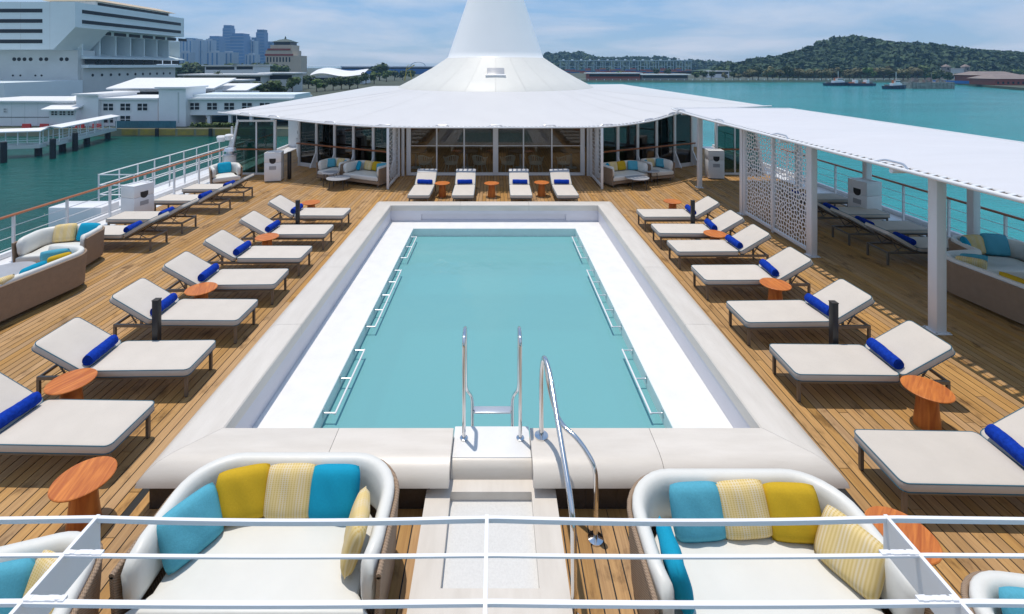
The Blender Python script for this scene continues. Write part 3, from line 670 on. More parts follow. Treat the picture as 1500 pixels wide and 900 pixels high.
# ================================================================ SOFAS AND PILLOWS
def u_path(w, d, rc, n=8):
    pts = [(-w/2, -d/2), (-w/2, -d/2+0.25)]
    for cx, cy, a0 in ((-w/2+rc, d/2-rc, 180), (w/2-rc, d/2-rc, 90)):
        for k in range(n+1):
            a = R(a0 - 90*k/n); pts.append((cx + rc*math.cos(a), cy + rc*math.sin(a)))
    pts += [(w/2, -d/2+0.25), (w/2, -d/2)]
    return [Vector(p) for p in pts]
def normals(pts):
    out = []
    for i in range(len(pts)):
        t = pts[min(i+1,len(pts)-1)] - pts[max(i-1,0)]; t.normalize(); out.append(Vector((t.y, -t.x)))   # to the right of travel = inward
    return out
def sofa(label, x, y, rz, w, d, rc=0.42, cat='sofa', group=None, fab='vinyl'):
    t = thing('wicker_sofa', label, cat, (x,y,0), rz, group)
    P = u_path(w, d, rc); NN = normals(P)
    if NN[0].x < 0: NN = [-q for q in NN]
    # woven shell
    rings = []
    for p, q in zip(P, NN):
        sec = [(-0.035,0.70),(-0.02,0.44),(0.0,0.10),(0.03,0.10),(0.012,0.44),(-0.003,0.70)]
        rings.append([(p.x+q.x*o, p.y+q.y*o, z) for o, z in sec])
    sh = MB().loft(rings).build('wicker_shell', M['wicker'], t, smooth=50)
    MB().tube([(p.x-q.x*0.018, p.y-q.y*0.018, 0.705) for p, q in zip(P, NN)], 0.022, 8).build('rim', M['wicker'], sh, smooth=60)
    # padded back that wraps round the sides
    rings = []
    m = len(P)
    for i, (p, q) in enumerate(zip(P, NN)):
        e = 1.0
        if i in (0, m-1): e = 0.55
        s_ = []
        pp = p + (Vector((0, 0.03)) if i in (0, m-1) else Vector((0,0)))
        for k in range(14):
            a = 2*math.pi*k/14; ca, sa = math.cos(a), math.sin(a)
            o = 0.08 + e*0.066*math.copysign(abs(ca)**0.6, ca) - 0.03*(1 if sa > 0 else 0)*abs(sa); z = 0.585 + e*0.20*math.copysign(abs(sa)**0.6, sa)
            s_.append((pp.x + q.x*o, pp.y + q.y*o, z))
        rings.append(s_)
        if i == 0:
            rings.append([(p.x + q.x*(0.08 + (0.066*math.copysign(abs(math.cos(2*math.pi*k/14))**0.6, math.cos(2*math.pi*k/14)))), p.y+0.09, 0.585 + 0.20*math.copysign(abs(math.sin(2*math.pi*k/14))**0.6, math.sin(2*math.pi*k/14))) for k in range(14)])
        if i == m-2:
            pe = P[-1]; qe = NN[-1]
            rings.append([(pe.x + qe.x*(0.08 + (0.066*math.copysign(abs(math.cos(2*math.pi*k/14))**0.6, math.cos(2*math.pi*k/14)))), pe.y+0.09, 0.585 + 0.20*math.copysign(abs(math.sin(2*math.pi*k/14))**0.6, math.sin(2*math.pi*k/14))) for k in range(14)])
    MB().loft(rings).build('back_cushion', M[fab], t, smooth=60)
    # seat
    inner = [(p.x + q.x*0.175, p.y + q.y*0.175) for p, q in zip(P, NN)]
    fx = w/2 - 0.04
    poly = [(x_, y_) for x_, y_ in inner[1:-1]]
    poly = [(-fx, -d/2-0.0), ] + [(-w/2+0.175, -d/2+0.16)] + poly[1:-1] + [(w/2-0.175, -d/2+0.16), (fx, -d/2-0.0)]
    poly = poly[::-1]
    ar = sum(poly[i-1][0]*poly[i][1] - poly[i][0]*poly[i-1][1] for i in range(len(poly)))
    if ar < 0: poly = poly[::-1]
    poly[:] = [p for p in poly]
    slab(poly, 0.24, 0.42, 0.05, crown=0.03, n=4).build('seat_cushion', M[fab], t, smooth=60)
    base = [(p.x + q.x*0.035, p.y + q.y*0.035) for p, q in zip(P, NN)]
    MB().prism(base[::-1], 0.14, 0.235).build('seat_base', M['wicker'], t)
    for lx in (-w/2+0.12, w/2-0.12):
        for ly in (-d/2+0.1, d/2-0.2):
            MB().box(lx-0.02, lx+0.02, ly-0.02, ly+0.02, 0.001, 0.139).build('leg', M['framem'], t)
    return t
def pillow_mesh(name, m, w=0.48, h=0.42, th=0.15):
    n = 12; mb = MB()
    for s in (1, -1):
        rows = []
        for j in range(n+1):
            row = []
            v = -1 + 2*j/n
            for i in range(n+1):
                u = -1 + 2*i/n
                pin = 1 - 0.09*v**4
                pinv = 1 - 0.09*u**4
                f = max(0.0, (1-u**4))*max(0.0, (1-v**4))
                wob = 0.006*math.sin(7*u+3*v)*f
                row.append((u*w/2*pin, s*(th/2*f**0.45 + wob), h/2 + v*h/2*pinv))
            rows.append(row if s > 0 else row[::-1])
        mb.strip(rows)
    me = mb.mesh(name, m, smooth=80)
    bm = bmesh.new(); bm.from_mesh(me); bmesh.ops.remove_doubles(bm, verts=bm.verts, dist=0.0008); bmesh.ops.recalc_face_normals(bm, faces=bm.faces); bm.to_mesh(me); bm.free()
    return me
PM = {k: pillow_mesh('throw_pillow', M[k]) for k in ('turq','aqua','mustard','stripe')}
PN = {'turq':'bright turquoise','aqua':'pale aqua blue','mustard':'mustard yellow','stripe':'yellow and cream striped'}
def pillow(kind, x, y, rz, where, lean=22, z=0.445, s=1.0):
    lean += 3
    o = inst('throw_pillow', PM[kind], None, (x,y,z), (R(-lean), rnd.uniform(-0.06,0.06), rz), (s,s,s)); o.rotation_mode = 'XYZ'
    # lean about the bottom edge, then turn about the vertical
    mrot = Matrix.Rotation(rz, 4, 'Z') @ Matrix.Rotation(R(-lean), 4, 'X') @ Matrix.Rotation(rnd.uniform(-0.06,0.06), 4, 'Y')
    o.rotation_euler = mrot.to_euler()
    tag(o, f'{PN[kind]} square throw pillow {where}', 'pillow', 'throw pillows on the sofas'); return o
H = math.pi/2
sofa('large white daybed sofa with wicker shell left of the entry steps', -1.91, 4.19, 0, 2.00, 1.10, 0.46)
pillow('aqua', -2.53, 4.06, R(58), 'at the left end of the left daybed', 26, s=1.02)
pillow('mustard', -2.31, 4.33, R(12), 'at the back of the left daybed')
pillow('stripe', -1.91, 4.36, R(0), 'at the middle of the left daybed back')
pillow('turq', -1.50, 4.35, R(-3), 'at the back of the left daybed')
pillow('stripe', -1.25, 4.05, R(-82), 'against the right arm of the left daybed', 15)
sofa('large white daybed sofa with wicker shell right of the entry steps', 2.17, 4.00, 0, 1.98, 1.10, 0.46)
pillow('turq', 1.47, 3.78, R(88), 'against the left arm of the right daybed', 12)
pillow('aqua', 1.80, 4.16, R(3), 'at the back of the right daybed')
pillow('stripe', 2.22, 4.18, R(0), 'at the middle of the right daybed back')
pillow('mustard', 2.64, 4.15, R(-5), 'at the back of the right daybed')
pillow('stripe', 2.80, 3.86, R(-60), 'against the right arm of the right daybed', 28)
sofa('small white wicker loveseat cut off by the lower left corner', -3.78, 3.33, R(17), 1.5, 1.02, 0.38, cat='loveseat')
pillow('stripe', -3.40, 3.50, R(-20), 'on the corner loveseat at lower left', 24)
pillow('aqua', -3.72, 3.46, R(17), 'on the corner loveseat behind the striped one', 20)
pillow('turq', -4.02, 3.22, R(60), 'at the left end of the corner loveseat', 20)
sofa('white wicker loveseat cut off by the lower right corner', 4.15, 3.07, R(-8), 1.6, 1.02, 0.38, cat='loveseat')
pillow('aqua', 3.84, 3.27, R(-8), 'on the loveseat in the lower right corner', 22)
# left middle group by the railing
sofa('long wicker sofa seen from behind near the left railing', -9.15, 9.05, R(-98), 2.3, 1.10, 0.45)
pillow('aqua', -9.05, 9.85, R(-150), 'on the wicker sofa by the left railing', 15)
pillow('mustard', -8.85, 9.62, R(-110), 'on the wicker sofa by the left railing', 12, s=0.9)
pillow('turq', -8.83, 9.05, R(-98), 'on the wicker sofa by the left railing', 15)
pillow('stripe', -8.86, 8.45, R(-98), 'on the wicker sofa by the left railing', 15)
sofa('white loveseat by the left railing facing the camera', -9.95, 11.02, R(12), 1.35, 0.95, 0.36, cat='loveseat')
pillow('stripe', -10.15, 11.22, R(12), 'on the loveseat by the left railing', 18)
pillow('turq', -9.68, 11.28, R(5), 'on the loveseat by the left railing', 18)
sofa('small white wicker armchair far off by the left railing', -10.35, 18.3, R(35), 1.0, 0.95, 0.36, cat='armchair')
pillow('turq', -10.45, 18.45, R(35), 'on the far armchair by the left railing', 18)
# under the right awning
sofa('long wicker sofa seen from behind in the shade of the right awning', 9.65, 8.75, R(98), 2.3, 1.10, 0.45)
pillow('stripe', 9.35, 9.45, R(150), 'on the shaded wicker sofa under the awning', 14)
pillow('aqua', 9.55, 9.62, R(165), 'on the shaded wicker sofa under the awning', 14)
pillow('mustard', 9.36, 8.55, R(98), 'on the shaded wicker sofa under the awning', 14)
sofa('shaded loveseat by the right railing facing the camera', 10.72, 10.2, R(-10), 1.45, 0.98, 0.36, cat='loveseat')
pillow('turq', 10.28, 10.32, R(50), 'on the shaded loveseat by the right railing', 16)
pillow('aqua', 10.95, 10.42, R(-10), 'on the shaded loveseat by the right railing', 16, s=1.1)
pillow('stripe', 10.55, 10.48, R(0), 'on the shaded loveseat by the right railing', 14)
# the two groups in front of the glass lounge
for s, sw in ((-1, 'left'), (1, 'right')):
    a = -s*-1 * 0
    rz = R(-24) if s < 0 else R(24)
    sofa(f'white sofa against the angled glass, {sw} of the lounge doors', s*4.98, 18.62, rz, 1.75, 0.92, 0.36)
    c, sn = math.cos(rz), math.sin(rz)
    def at(px, py, ox, oy): return (px + ox*c - oy*sn, py + ox*sn + oy*c)
    for k, (kind, ox, oy, dr) in enumerate((('aqua',-0.58,0.12,30),('mustard',-0.16,0.26,0),('stripe',0.25,0.26,0),('turq',0.60,0.10,-40))):
        p = at(s*4.98, 18.62, -s*-1*ox if s < 0 else -ox, oy); pillow(kind, p[0], p[1], rz + R(dr if s < 0 else -dr), f'on the white sofa {sw} of the lounge doors', 15, s=0.88)
    sofa(f'white loveseat against the angled glass, {sw} of the lounge doors', s*6.45, 19.28, rz*0.8, 1.12, 0.9, 0.34, cat='loveseat')
    for kind, ox, oy, dr in (('aqua',-0.34,0.08,45),('stripe',-0.02,0.26,0),('turq',0.32,0.08,-45)):
        p = at(s*6.45, 19.28, ox if s < 0 else -ox, oy); pillow(kind, p[0], p[1], rz + R(dr if s < 0 else -dr), f'on the white loveseat {sw} of the lounge doors', 15, s=0.85)
def coffee_table(x, y, r, h, label):
    t = thing('coffee_table', label, 'coffee table', (x,y,0), 0, 'round grey coffee tables')
    MB().lathe([(0,h-0.03),(r-0.02,h-0.03),(r,h-0.015),(r-0.004,h),(0,h)], 32).build('table_top', M['tablegrey'], t, smooth=40)
    for k in range(4):
        a = R(45+90*k); MB().tube([(0.75*r*math.cos(a),0.75*r*math.sin(a),h-0.031),(0.86*r*math.cos(a),0.86*r*math.sin(a),0.001)], 0.012, 6).build('leg', M['black'], t)
coffee_table(-9.98, 9.75, 0.45, 0.42, 'round grey coffee table cut off by the left edge')
coffee_table(-6.35, 18.35, 0.32, 0.50, 'small tall round coffee table before the left loveseat')
coffee_table(-5.88, 17.88, 0.44, 0.40, 'large low round coffee table before the left lounge sofa')
coffee_table(6.05, 18.6, 0.32, 0.50, 'small tall round coffee table before the right loveseat')
coffee_table(5.32, 17.95, 0.44, 0.40, 'large low round coffee table before the right lounge sofa')

# ================================================================ RAILINGS
def railing(label, x, ys, out):
    t = thing('ship_railing', label, 'railing', (x, ys[0], 0))
    y0 = ys[0]
    tr = MB().tube([(0, ys[0]-0.5-y0, 1.10), (0, ys[-1]+0.4-y0, 1.10)], 0.04, 10); tr.v = [(a*1.25, b, 1.10+(c-1.10)*0.75) for a,b,c in tr.v]
    tr.build('teak_top_rail', M['teakrail'], t, smooth=50)
    for z in (0.35, 0.60, 0.84):
        MB().tube([(0, ys[0]-0.5-y0, z), (0, ys[-1]+0.4-y0, z)], 0.0085, 6).build('wire_rail', M['whitesteel'], t, smooth=60)
    for y in ys:
        p = MB().box(-0.03, 0.03, y-y0-0.018, y-y0+0.018, 0.022, 1.075).build('post', M['whitesteel'], t)
        MB().box(-0.06, 0.06, y-y0-0.05, y-y0+0.05, 0.021, 0.034).build('foot', M['whitesteel'], p)
railing('white ship railing with teak top rail along the left side', -11.3, [5.6+1.4*k for k in range(11)], -1)
railing('ship railing with teak top rail along the right side behind the awning posts', 11.95, [5.6+1.4*k for k in range(11)], 1)

# ================================================================ ROUND TENT ROOF
CX, CY = 0.0, 28.0
front = [(-11.5,19.8,2.65),(-10.3,19.45,2.58),(-9.0,19.15,2.50),(-6.4,18.25,2.37),(-4.2,17.75,2.31),(-2,17.6,2.31),(0,17.58,2.31),(2,17.6,2.31),(4.2,17.78,2.32),(6.0,18.5,2.44),(7.2,19.3,2.60),(8.6,20.2,2.72),(12.0,20.8,2.83)]
def catmull(pts, n):
    P = [Vector(p) for p in pts]; out = []
    for i in range(len(P)-1):
        p0 = P[max(i-1,0)]; p1 = P[i]; p2 = P[i+1]; p3 = P[min(i+2,len(P)-1)]
        for k in range(n):
            t = k/n
            out.append(0.5*((2*p1) + (p2-p0)*t + (2*p0-5*p1+4*p2-p3)*t*t + (3*p1-p0-3*p2+p3)*t**3))
    out.append(P[-1]); return out
rim = catmull(front, 6)
bound = list(rim)
for k in range(1, 13): bound.append(Vector((12.0, 20.8+(45-20.8)*k/12, 2.83)))
for k in range(1, 13): bound.append(Vector((12.0-23.5*k/12, 45, 2.83-0.18*k/12)))
for k in range(1, 13): bound.append(Vector((-11.5, 45-(45-19.8)*k/12, 2.65)))
RR, RZ = 5.6, 3.36
tent = thing('tent_roof', 'large white tent roof sweeping up to a tall white cone over the lounge', 'tent roof', (CX, CY, 0))
def tent_pt(b, t, lift=0.0):
    d = Vector((b.x-CX, b.y-CY)); L = d.length; d.normalize()
    r = RR + (L-RR)*t; z = b.z + (RZ-b.z)*(1-t)**1.45 + lift
    return (d.x*r, d.y*r, z)
T = 12
rows = [[tent_pt(b, min(1, i/T)) for i in range(T+1)] for b in bound]
inset = []
for r in rows:
    r2 = list(r); a = Vector(r2[-2]); b = Vector(r2[-1]); L = (b-a).length; r2[-1] = tuple(b + (a-b)*min(0.9, 0.20/L)); inset.append(r2)
mb = MB().strip(inset)
mb.build('membrane', M['membrane'], tent, smooth=60, up=True)
edge = [Vector((b.x-CX, b.y-CY, b.z)) for b in rim]
MB().tube(edge, 0.032, 8).build('edge_tube', M['whitesteel'], tent, smooth=60)
MB().tube([Vector(inset[i][-1]) for i in range(len(rim))], 0.020, 6).build('membrane_hem', M['membrane'], tent, smooth=60)
def lacing(pa, pb, step, parent, w=0.030):
    mb = MB(); acc = 0.0
    for i in range(len(pa)-1):
        L = (pa[i+1]-pa[i]).length; k = max(1, int(round(L/step)))
        for j in range(k):
            t = (j+0.5)/k; q = pa[i].lerp(pa[i+1], t); s = pb[i].lerp(pb[i+1], t); e = (pa[i+1]-pa[i]).normalized()*0.05
            mb.beam(q+Vector((0,0,0.012)), s+e+Vector((0,0,0.012)), w, 0.012)
    o = mb.build('lacing', M['whitesteel'], parent); o['kind'] = 'stuff'; return o
lacing(edge, [Vector(inset[i][-1]) for i in range(len(rim))], 0.15, tent, 0.05)
for i in range(0, len(bound), 6):           # welded seams
    if bound[i].y > 30: continue
    a = bound[i]
    pts = [Vector(tent_pt(a, k/T*0.985, 0.003)) for k in range(T+1)]
    d = Vector((-(a.y-CY), a.x-CX, 0)).normalized()*0.022
    MB().strip([[p-d for p in pts],[p+d for p in pts]]).build('seam', M['membrane'], tent)
for i in range(6, len(rim)-6, 6):           # edge shackles above the lacing
    p = edge[i]; q = Vector(inset[i][-1]); m_ = (p+q)/2
    e = (edge[i+1]-edge[i-1]).normalized()
    MB().tube(fillet([m_-e*0.30+Vector((0,0,0.0)), m_-e*0.18+Vector((0,0,0.07)), m_+e*0.18+Vector((0,0,0.07)), m_+e*0.30], 0.05, 3), 0.016, 6).build('edge_clamp', M['satin'], tent, smooth=60)
# shallow roof cone built of panels, then the steep cone
npan = 24
sh_prof = [(RR+0.05, 3.30),(RR-0.02, 3.40),(4.7, 3.86),(3.7,4.44),(2.80,5.04)]
for k in range(npan):
    a0 = 2*math.pi*k/npan + 0.0008; a1 = 2*math.pi*(k+1)/npan - 0.0008; rows_ = []
    for j in range(4):
        a = a0 + (a1-a0)*j/3; rows_.append([(r*math.cos(a), r*math.sin(a), z) for r, z in sh_prof])
    MB().strip(rows_).build('roof_panel', M['roofcone'], tent, smooth=30)
MB().lathe([(RR-0.1,3.28),(RR-0.1,3.31),(4.68,3.83),(2.7,5.0),(2.6,5.0)], 48).build('roof_underlay', M['roofcone'], tent)
cp = [(2.84,5.02),(2.78,5.06)] + [(2.78-1.16*(k/12), 5.06+3.44*k/12) for k in range(1,13)] + [(1.20,9.8),(0.70,11.4),(0.45,13.0),(0.0,13.1)]
MB().lathe(cp, 64).build('steep_cone', M['cone'], tent, smooth=40)
h = MB().obox((0,0,0),(0.86,0.72,0.10)); hz = 4.26; hy = -4.0
Mh = Matrix.Rotation(R(29), 3, 'X'); h.v = [tuple(Mh @ Vector(p) + Vector((0.0, hy, hz))) for p in h.v]
hh = h.build('roof_hatch', M['tablegrey'], tent, bevel=0.01)
h2 = MB().obox((0,0,0),(1.0,0.10,0.14)); h2.v = [tuple(Mh @ (Vector(p)+Vector((0,-0.40,0.02))) + Vector((0.0, hy, hz))) for p in h2.v]; h2.build('hatch_lip', M['whitesteel'], hh)

# ================================================================ SIDE AWNING WITH POSTS
aw = thing('side_awning', 'long flat white fabric awning over the right side of the deck', 'awning', (9.4, 8, 0))
ys = [-3 + 0.5*k for k in range(46)]
def aw_in(y): return 6.85 + max(0, (y-15)/4.5)**2*0.32
rows = []
for y in ys:
    x0 = aw_in(y); row = []
    for k in range(15):
        s = k/14; x = x0+0.20 + (12.0-x0-0.20)*s
        z = 2.845 - 0.012*s + 0.05*math.sin(math.pi*s)*math.cos((y-8.28)*2*math.pi/3.25) + 0.06*math.sin(math.pi*s)
        row.append((x-9.4, y-8, z))
    rows.append(row)
MB().strip(rows).build('membrane', M['awningfab'], aw, smooth=60, up=True)
e1 = [Vector((aw_in(y)-9.4, y-8, 2.84)) for y in ys]
MB().tube(e1, 0.035, 8).build('edge_tube', M['whitesteel'], aw, smooth=60)
MB().tube([Vector(r[0]) for r in rows], 0.022, 6).build('membrane_hem', M['membrane'], aw, smooth=60)
MB().tube([Vector(r[-1]) for r in rows], 0.03, 6).build('outer_tube', M['whitesteel'], aw, smooth=60)
lacing(e1, [Vector(r[0]) for r in rows], 0.17, aw, 0.06)
MB().tube([Vector((p[0], p[1], p[2])) for p in rows[-1]], 0.03, 6).build('end_tube', M['whitesteel'], aw, smooth=60)
for y in (5.0, 8.28, 11.54, 14.7, 18.0):
    MB().tube([(aw_in(y)-9.4, y-8, 2.775), (12.0-9.4, y-8, 2.765)], 0.045, 8).build('cross_beam', M['whitesteel'], aw, smooth=60)
    MB().tube(fillet([(aw_in(y)-9.4, y-8-0.35, 2.86),(aw_in(y)-9.35, y-8-0.2, 2.93),(aw_in(y)-9.35, y-8+0.2, 2.93),(aw_in(y)-9.4, y-8+0.35, 2.86)],0.06,3), 0.018, 6).build('edge_clamp', M['satin'], aw, smooth=60)
def post(x, y, h, label, w=0.30, group='white awning posts'):
    t = thing('awning_post', label, 'post', (x,y,0), 0, group)
    MB().box(-w/2,w/2,-w/2,w/2,0.013,h).build('shaft', M['whitesteel'], t, bevel=0.012)
    b = MB().box(-w/2-0.05,w/2+0.05,-w/2-0.05,w/2+0.05,0.001,0.0125).build('base_plate', M['whitesteel'], t)
    for sx in (-1,1):
        for sy in (-1,1): MB().lathe([(0,0.0),(0.014,0.0),(0.014,0.016),(0,0.016)], 6, (sx*(w/2+0.025), sy*(w/2+0.025), 0.013)).build('bolt', M['satin'], b)
post(7.65, 8.28, 2.76, 'thick white awning post nearest the camera on the right', 0.175)
post(7.65, 11.54, 2.76, 'white awning post at the near end of the perforated screens', 0.15)
post(7.65, 14.78, 2.76, 'white awning post at the far end of the perforated screens', 0.15)
post(7.68, 18.0, 2.76, 'lone white awning post right of the lounge sofas', 0.15)
post(11.35, 11.35, 2.76, 'shaded outer awning post by the right railing, nearest the camera', 0.17)
post(11.35, 14.6, 2.76, 'shaded outer awning post by the right railing, second from the camera', 0.17)
post(11.35, 17.9, 2.76, 'shaded outer awning post by the right railing, farthest from the camera', 0.17)

# ================================================================ PERFORATED SCREENS (real holes)
def clip(poly, p, n):
    out = []
    for i in range(len(poly)):
        a, b = poly[i-1], poly[i]; da = (a-p).dot(n); db = (b-p).dot(n)
        if da <= 0: out.append(a)
        if (da < 0 < db) or (db < 0 < da): out.append(a + (b-a)*(da/(da-db)))
    return out
def perforated(w, h, cell, th, web, seed):
    r_ = random.Random(seed); nx, ny = int(w/cell), int(h/cell); cw, ch = w/nx, h/ny
    pts = {(i,j): Vector(((i+0.5+r_.uniform(-.36,.36))*cw, (j+0.5+r_.uniform(-.36,.36))*ch)) for i in range(-2,nx+2) for j in range(-2,ny+2)}
    vs, fs = [], []
    for i in range(nx):
        for j in range(ny):
            c = pts[(i,j)]
            poly = [Vector((0,0)),Vector((w,0)),Vector((w,h)),Vector((0,h))]
            for di in range(-2,3):
                for dj in range(-2,3):
                    if di or dj:
                        q = pts.get((i+di,j+dj))
                        if q is None or not (0 <= i+di < nx and 0 <= j+dj < ny): continue
                        poly = clip(poly, (c+q)/2, (q-c))
                        if len(poly) < 3: break
                if len(poly) < 3: break
            if len(poly) < 3: continue
            clean = [p for k, p in enumerate(poly) if (p-poly[k-1]).length > 0.004]
            if len(clean) < 3: continue
            cen = sum(clean, Vector((0,0)))/len(clean)
            rad = sum((p-cen).length for p in clean)/len(clean)
            f = max(0.25, 1 - web/rad)
            hole = [cen + (p-cen)*f for p in clean]
            o = len(vs); n = len(clean)
            for y in (0, th):
                vs += [(p.x, y, p.y) for p in clean]; vs += [(p.x, y, p.y) for p in hole]
            for k in range(n):
                k2 = (k+1) % n
                fs.append((o+k, o+k2, o+n+k2, o+n+k)); fs.append((o+2*n+k2, o+2*n+k, o+3*n+k, o+3*n+k2)); fs.append((o+n+k, o+n+k2, o+3*n+k2, o+3*n+k))
    mb = MB(); mb.v = vs; mb.f = fs; return mb
def screen(label, x, y0, y1, h, seed, cell=0.10, web=0.017, npan=1, front_post=False):
    t = thing('perforated_screen', label, 'screen', (x, y0, 0), H, 'white perforated screens')    # local +x runs along world +Y
    L = y1 - y0; fw = 0.07
    xs = [L*k/npan for k in range(npan+1)]
    for k, q in enumerate(xs):
        wq = fw if 0 < k < npan else fw
        q0 = min(max(q-wq/2, 0.0), L-wq)
        MB().box(q0, q0+wq, -0.045, 0.045, 0.001, h).build('upright', M['whitesteel'], t, bevel=0.006)
    for k in range(npan):
        a = xs[k] + (fw if k == 0 else fw/2) + 0.001; b = xs[k+1] - (fw if k == npan-1 else fw/2) - 0.001
        for z0, z1 in ((0.06,0.13),(h-0.07,h)): MB().box(a, b, -0.04, 0.04, z0, z1).build('cross_rail', M['whitesteel'], t)
        p = perforated(b-a, h-0.202, cell, 0.005, web, seed+k)
        p.v = [(vx+a, vy-0.008, vz+0.131) for vx,vy,vz in p.v]
        p.build('perforated_panel', M['whitesteel'], t)
screen('tall white perforated screen with two panels between the right awning posts', 7.65, 11.64, 14.68, 2.70, 11, 0.108, 0.021, 2)
screen('narrow white perforated screen left of the lounge doors', -4.0, 17.72, 19.78, 2.27, 21, 0.15, 0.015)
screen('narrow white perforated screen right of the lounge doors', 3.95, 17.72, 19.78, 2.27, 31, 0.15, 0.015)

# ================================================================ GLASS LOUNGE UNDER THE TENT
lou = thing('lounge_doors', 'wide sliding glass doors with white frames into the lounge', 'glass doors', (0, 19.92, 0))
xs = [-3.62, -2.45, -1.31, 0.0, 1.16, 2.34, 3.62]
for i, x in enumerate(xs):
    w = 0.11 if i == 3 else (0.09 if i in (0, 6) else 0.028)
    MB().box(x-w, x+w, -0.05, 0.05, 0.02, 2.53).build('mullion', M['whitesteel'], lou, bevel=0.006)
for i in range(6):
    a = xs[i] + (0.11 if i == 3 else 0.09 if i == 0 else 0.028); b = xs[i+1] - (0.11 if i+1 == 3 else 0.09 if i+1 == 6 else 0.028)
    MB().box(a+0.001, b-0.001, -0.045, 0.045, 0.02, 0.14).build('sill', M['whitesteel'], lou)
    MB().box(a+0.001, b-0.001, -0.02, 0.02, 1.235, 1.262).build('mid_rail', M['satin'], lou)
    MB().box(a+0.001, b-0.001, -0.004, 0.004, 0.141, 1.234).build('pane', M['glassc'], lou)
    MB().box(a+0.001, b-0.001, -0.004, 0.004, 1.263, 2.53).build('pane', M['glassc'], lou)
for s, sw in ((-1,'left'),(1,'right')):
    for x in (s*3.80, ): MB().box(min(x, x+s*0.12), max(x, x+s*0.12), -0.06, 0.06, 0.0, 2.4).build('jamb', M['whitesteel'], lou, bevel=0.01)
def glass_wall(label, p0, p1, n, h, brace=True, rail=True, side=1):
    p0 = Vector((*p0, 0)); p1 = Vector((*p1, 0)); L = (p1-p0).length; a = math.atan2(p1.y-p0.y, p1.x-p0.x)
    t = thing('glass_wall', label, 'glass wall', p0, a)
    for i in range(n+1):
        x = L*i/n; MB().box(x-0.06, x+0.06, -0.06, 0.06, 0.0, h).build('mullion', M['whitesteel'], t, bevel=0.006)
        if brace and 0 < i <= n:
            MB().xprism([(-side*0.06,0.75),(-side*0.06,0.06),(-side*0.42,0.06)], x-0.03, x+0.03).build('brace', M['whitesteel'], t)
    for i in range(n):
        x0 = L*i/n+0.061; x1 = L*(i+1)/n-0.061
        MB().box(x0, x1, -0.05, 0.05, 0.001, 0.16).build('sill', M['whitesteel'], t)
        MB().box(x0, x1, -0.005, 0.005, 0.161, h-0.001).build('pane', M['glassg'], t)
    if rail:
        r_ = MB().tube([(0.15, -side*0.30, 1.08), (L-0.1, -side*0.30, 1.08)], 0.036, 8).build('teak_rail', M['teakrail'], t, smooth=60)
        for i in range(n+1):
            x = min(max(L*i/n, 0.2), L-0.2); MB().tube([(x,-side*0.06,1.02),(x,-side*0.30,1.05)], 0.014, 6).build('rail_bracket', M['satin'], r_)
    return t
glass_wall('angled green glass wall left of the lounge doors', (-9.0, 21.95), (-4.15, 19.62), 5, 2.53, side=1)
glass_wall('angled green glass wall right of the lounge doors', (4.15, 19.62), (9.0, 21.95), 5, 2.53, side=1)
glass_wall('green glass wall running back along the left walkway', (-9.05, 22.1), (-9.05, 27.0), 4, 2.53, brace=False, rail=False)
glass_wall('green glass wall running back along the right walkway', (9.05, 22.1), (9.05, 27.0), 4, 2.53, brace=False, rail=False)
def windbreak(label, s):
    t = thing('glass_windbreak', label, 'windbreak', (s*9.3, 20.15, 0))
    f = MB().box(-0.05,0.05,-0.05,0.05,0.0,2.3).build('upright', M['whitesteel'], t, bevel=0.006)
    MB().box(min(s*0.75,s*0.81)-0.0,max(s*0.75,s*0.81),-0.03,0.03,0.08,2.22).build('mullion', M['whitesteel'], t)
    MB().box(min(s*0.051,s*1.5),max(s*0.051,s*1.5),-0.04,0.04,2.225,2.30).build('head_rail', M['whitesteel'], t)
    MB().box(min(s*0.051,s*1.9),max(s*0.051,s*1.9),-0.04,0.04,0.0,0.079).build('sill', M['whitesteel'], t)
    MB().beam((s*1.55,0,2.30),(s*1.98,-0.05,0.03),0.09,0.12).build('raking_post', M['whitesteel'], t)
    MB().box(min(s*0.051,s*0.749),max(s*0.051,s*0.749),-0.005,0.005,0.08,2.224).build('pane', M['glassg'], t)
    MB().yprism([(s*0.811,0.08),(s*1.90,0.08),(s*1.52,2.224),(s*0.811,2.224)],-0.005,0.005).build('pane', M['glassg'], t)
    MB().tube([(s*0.06,-0.12,1.08),(s*1.72,-0.12,1.08)],0.034,8).build('teak_rail', M['teakrail'], t, smooth=60)
windbreak('green glass windbreak with a raking white post at the left railing', -1)
windbreak('green glass windbreak with a raking white post at the right railing', 1)
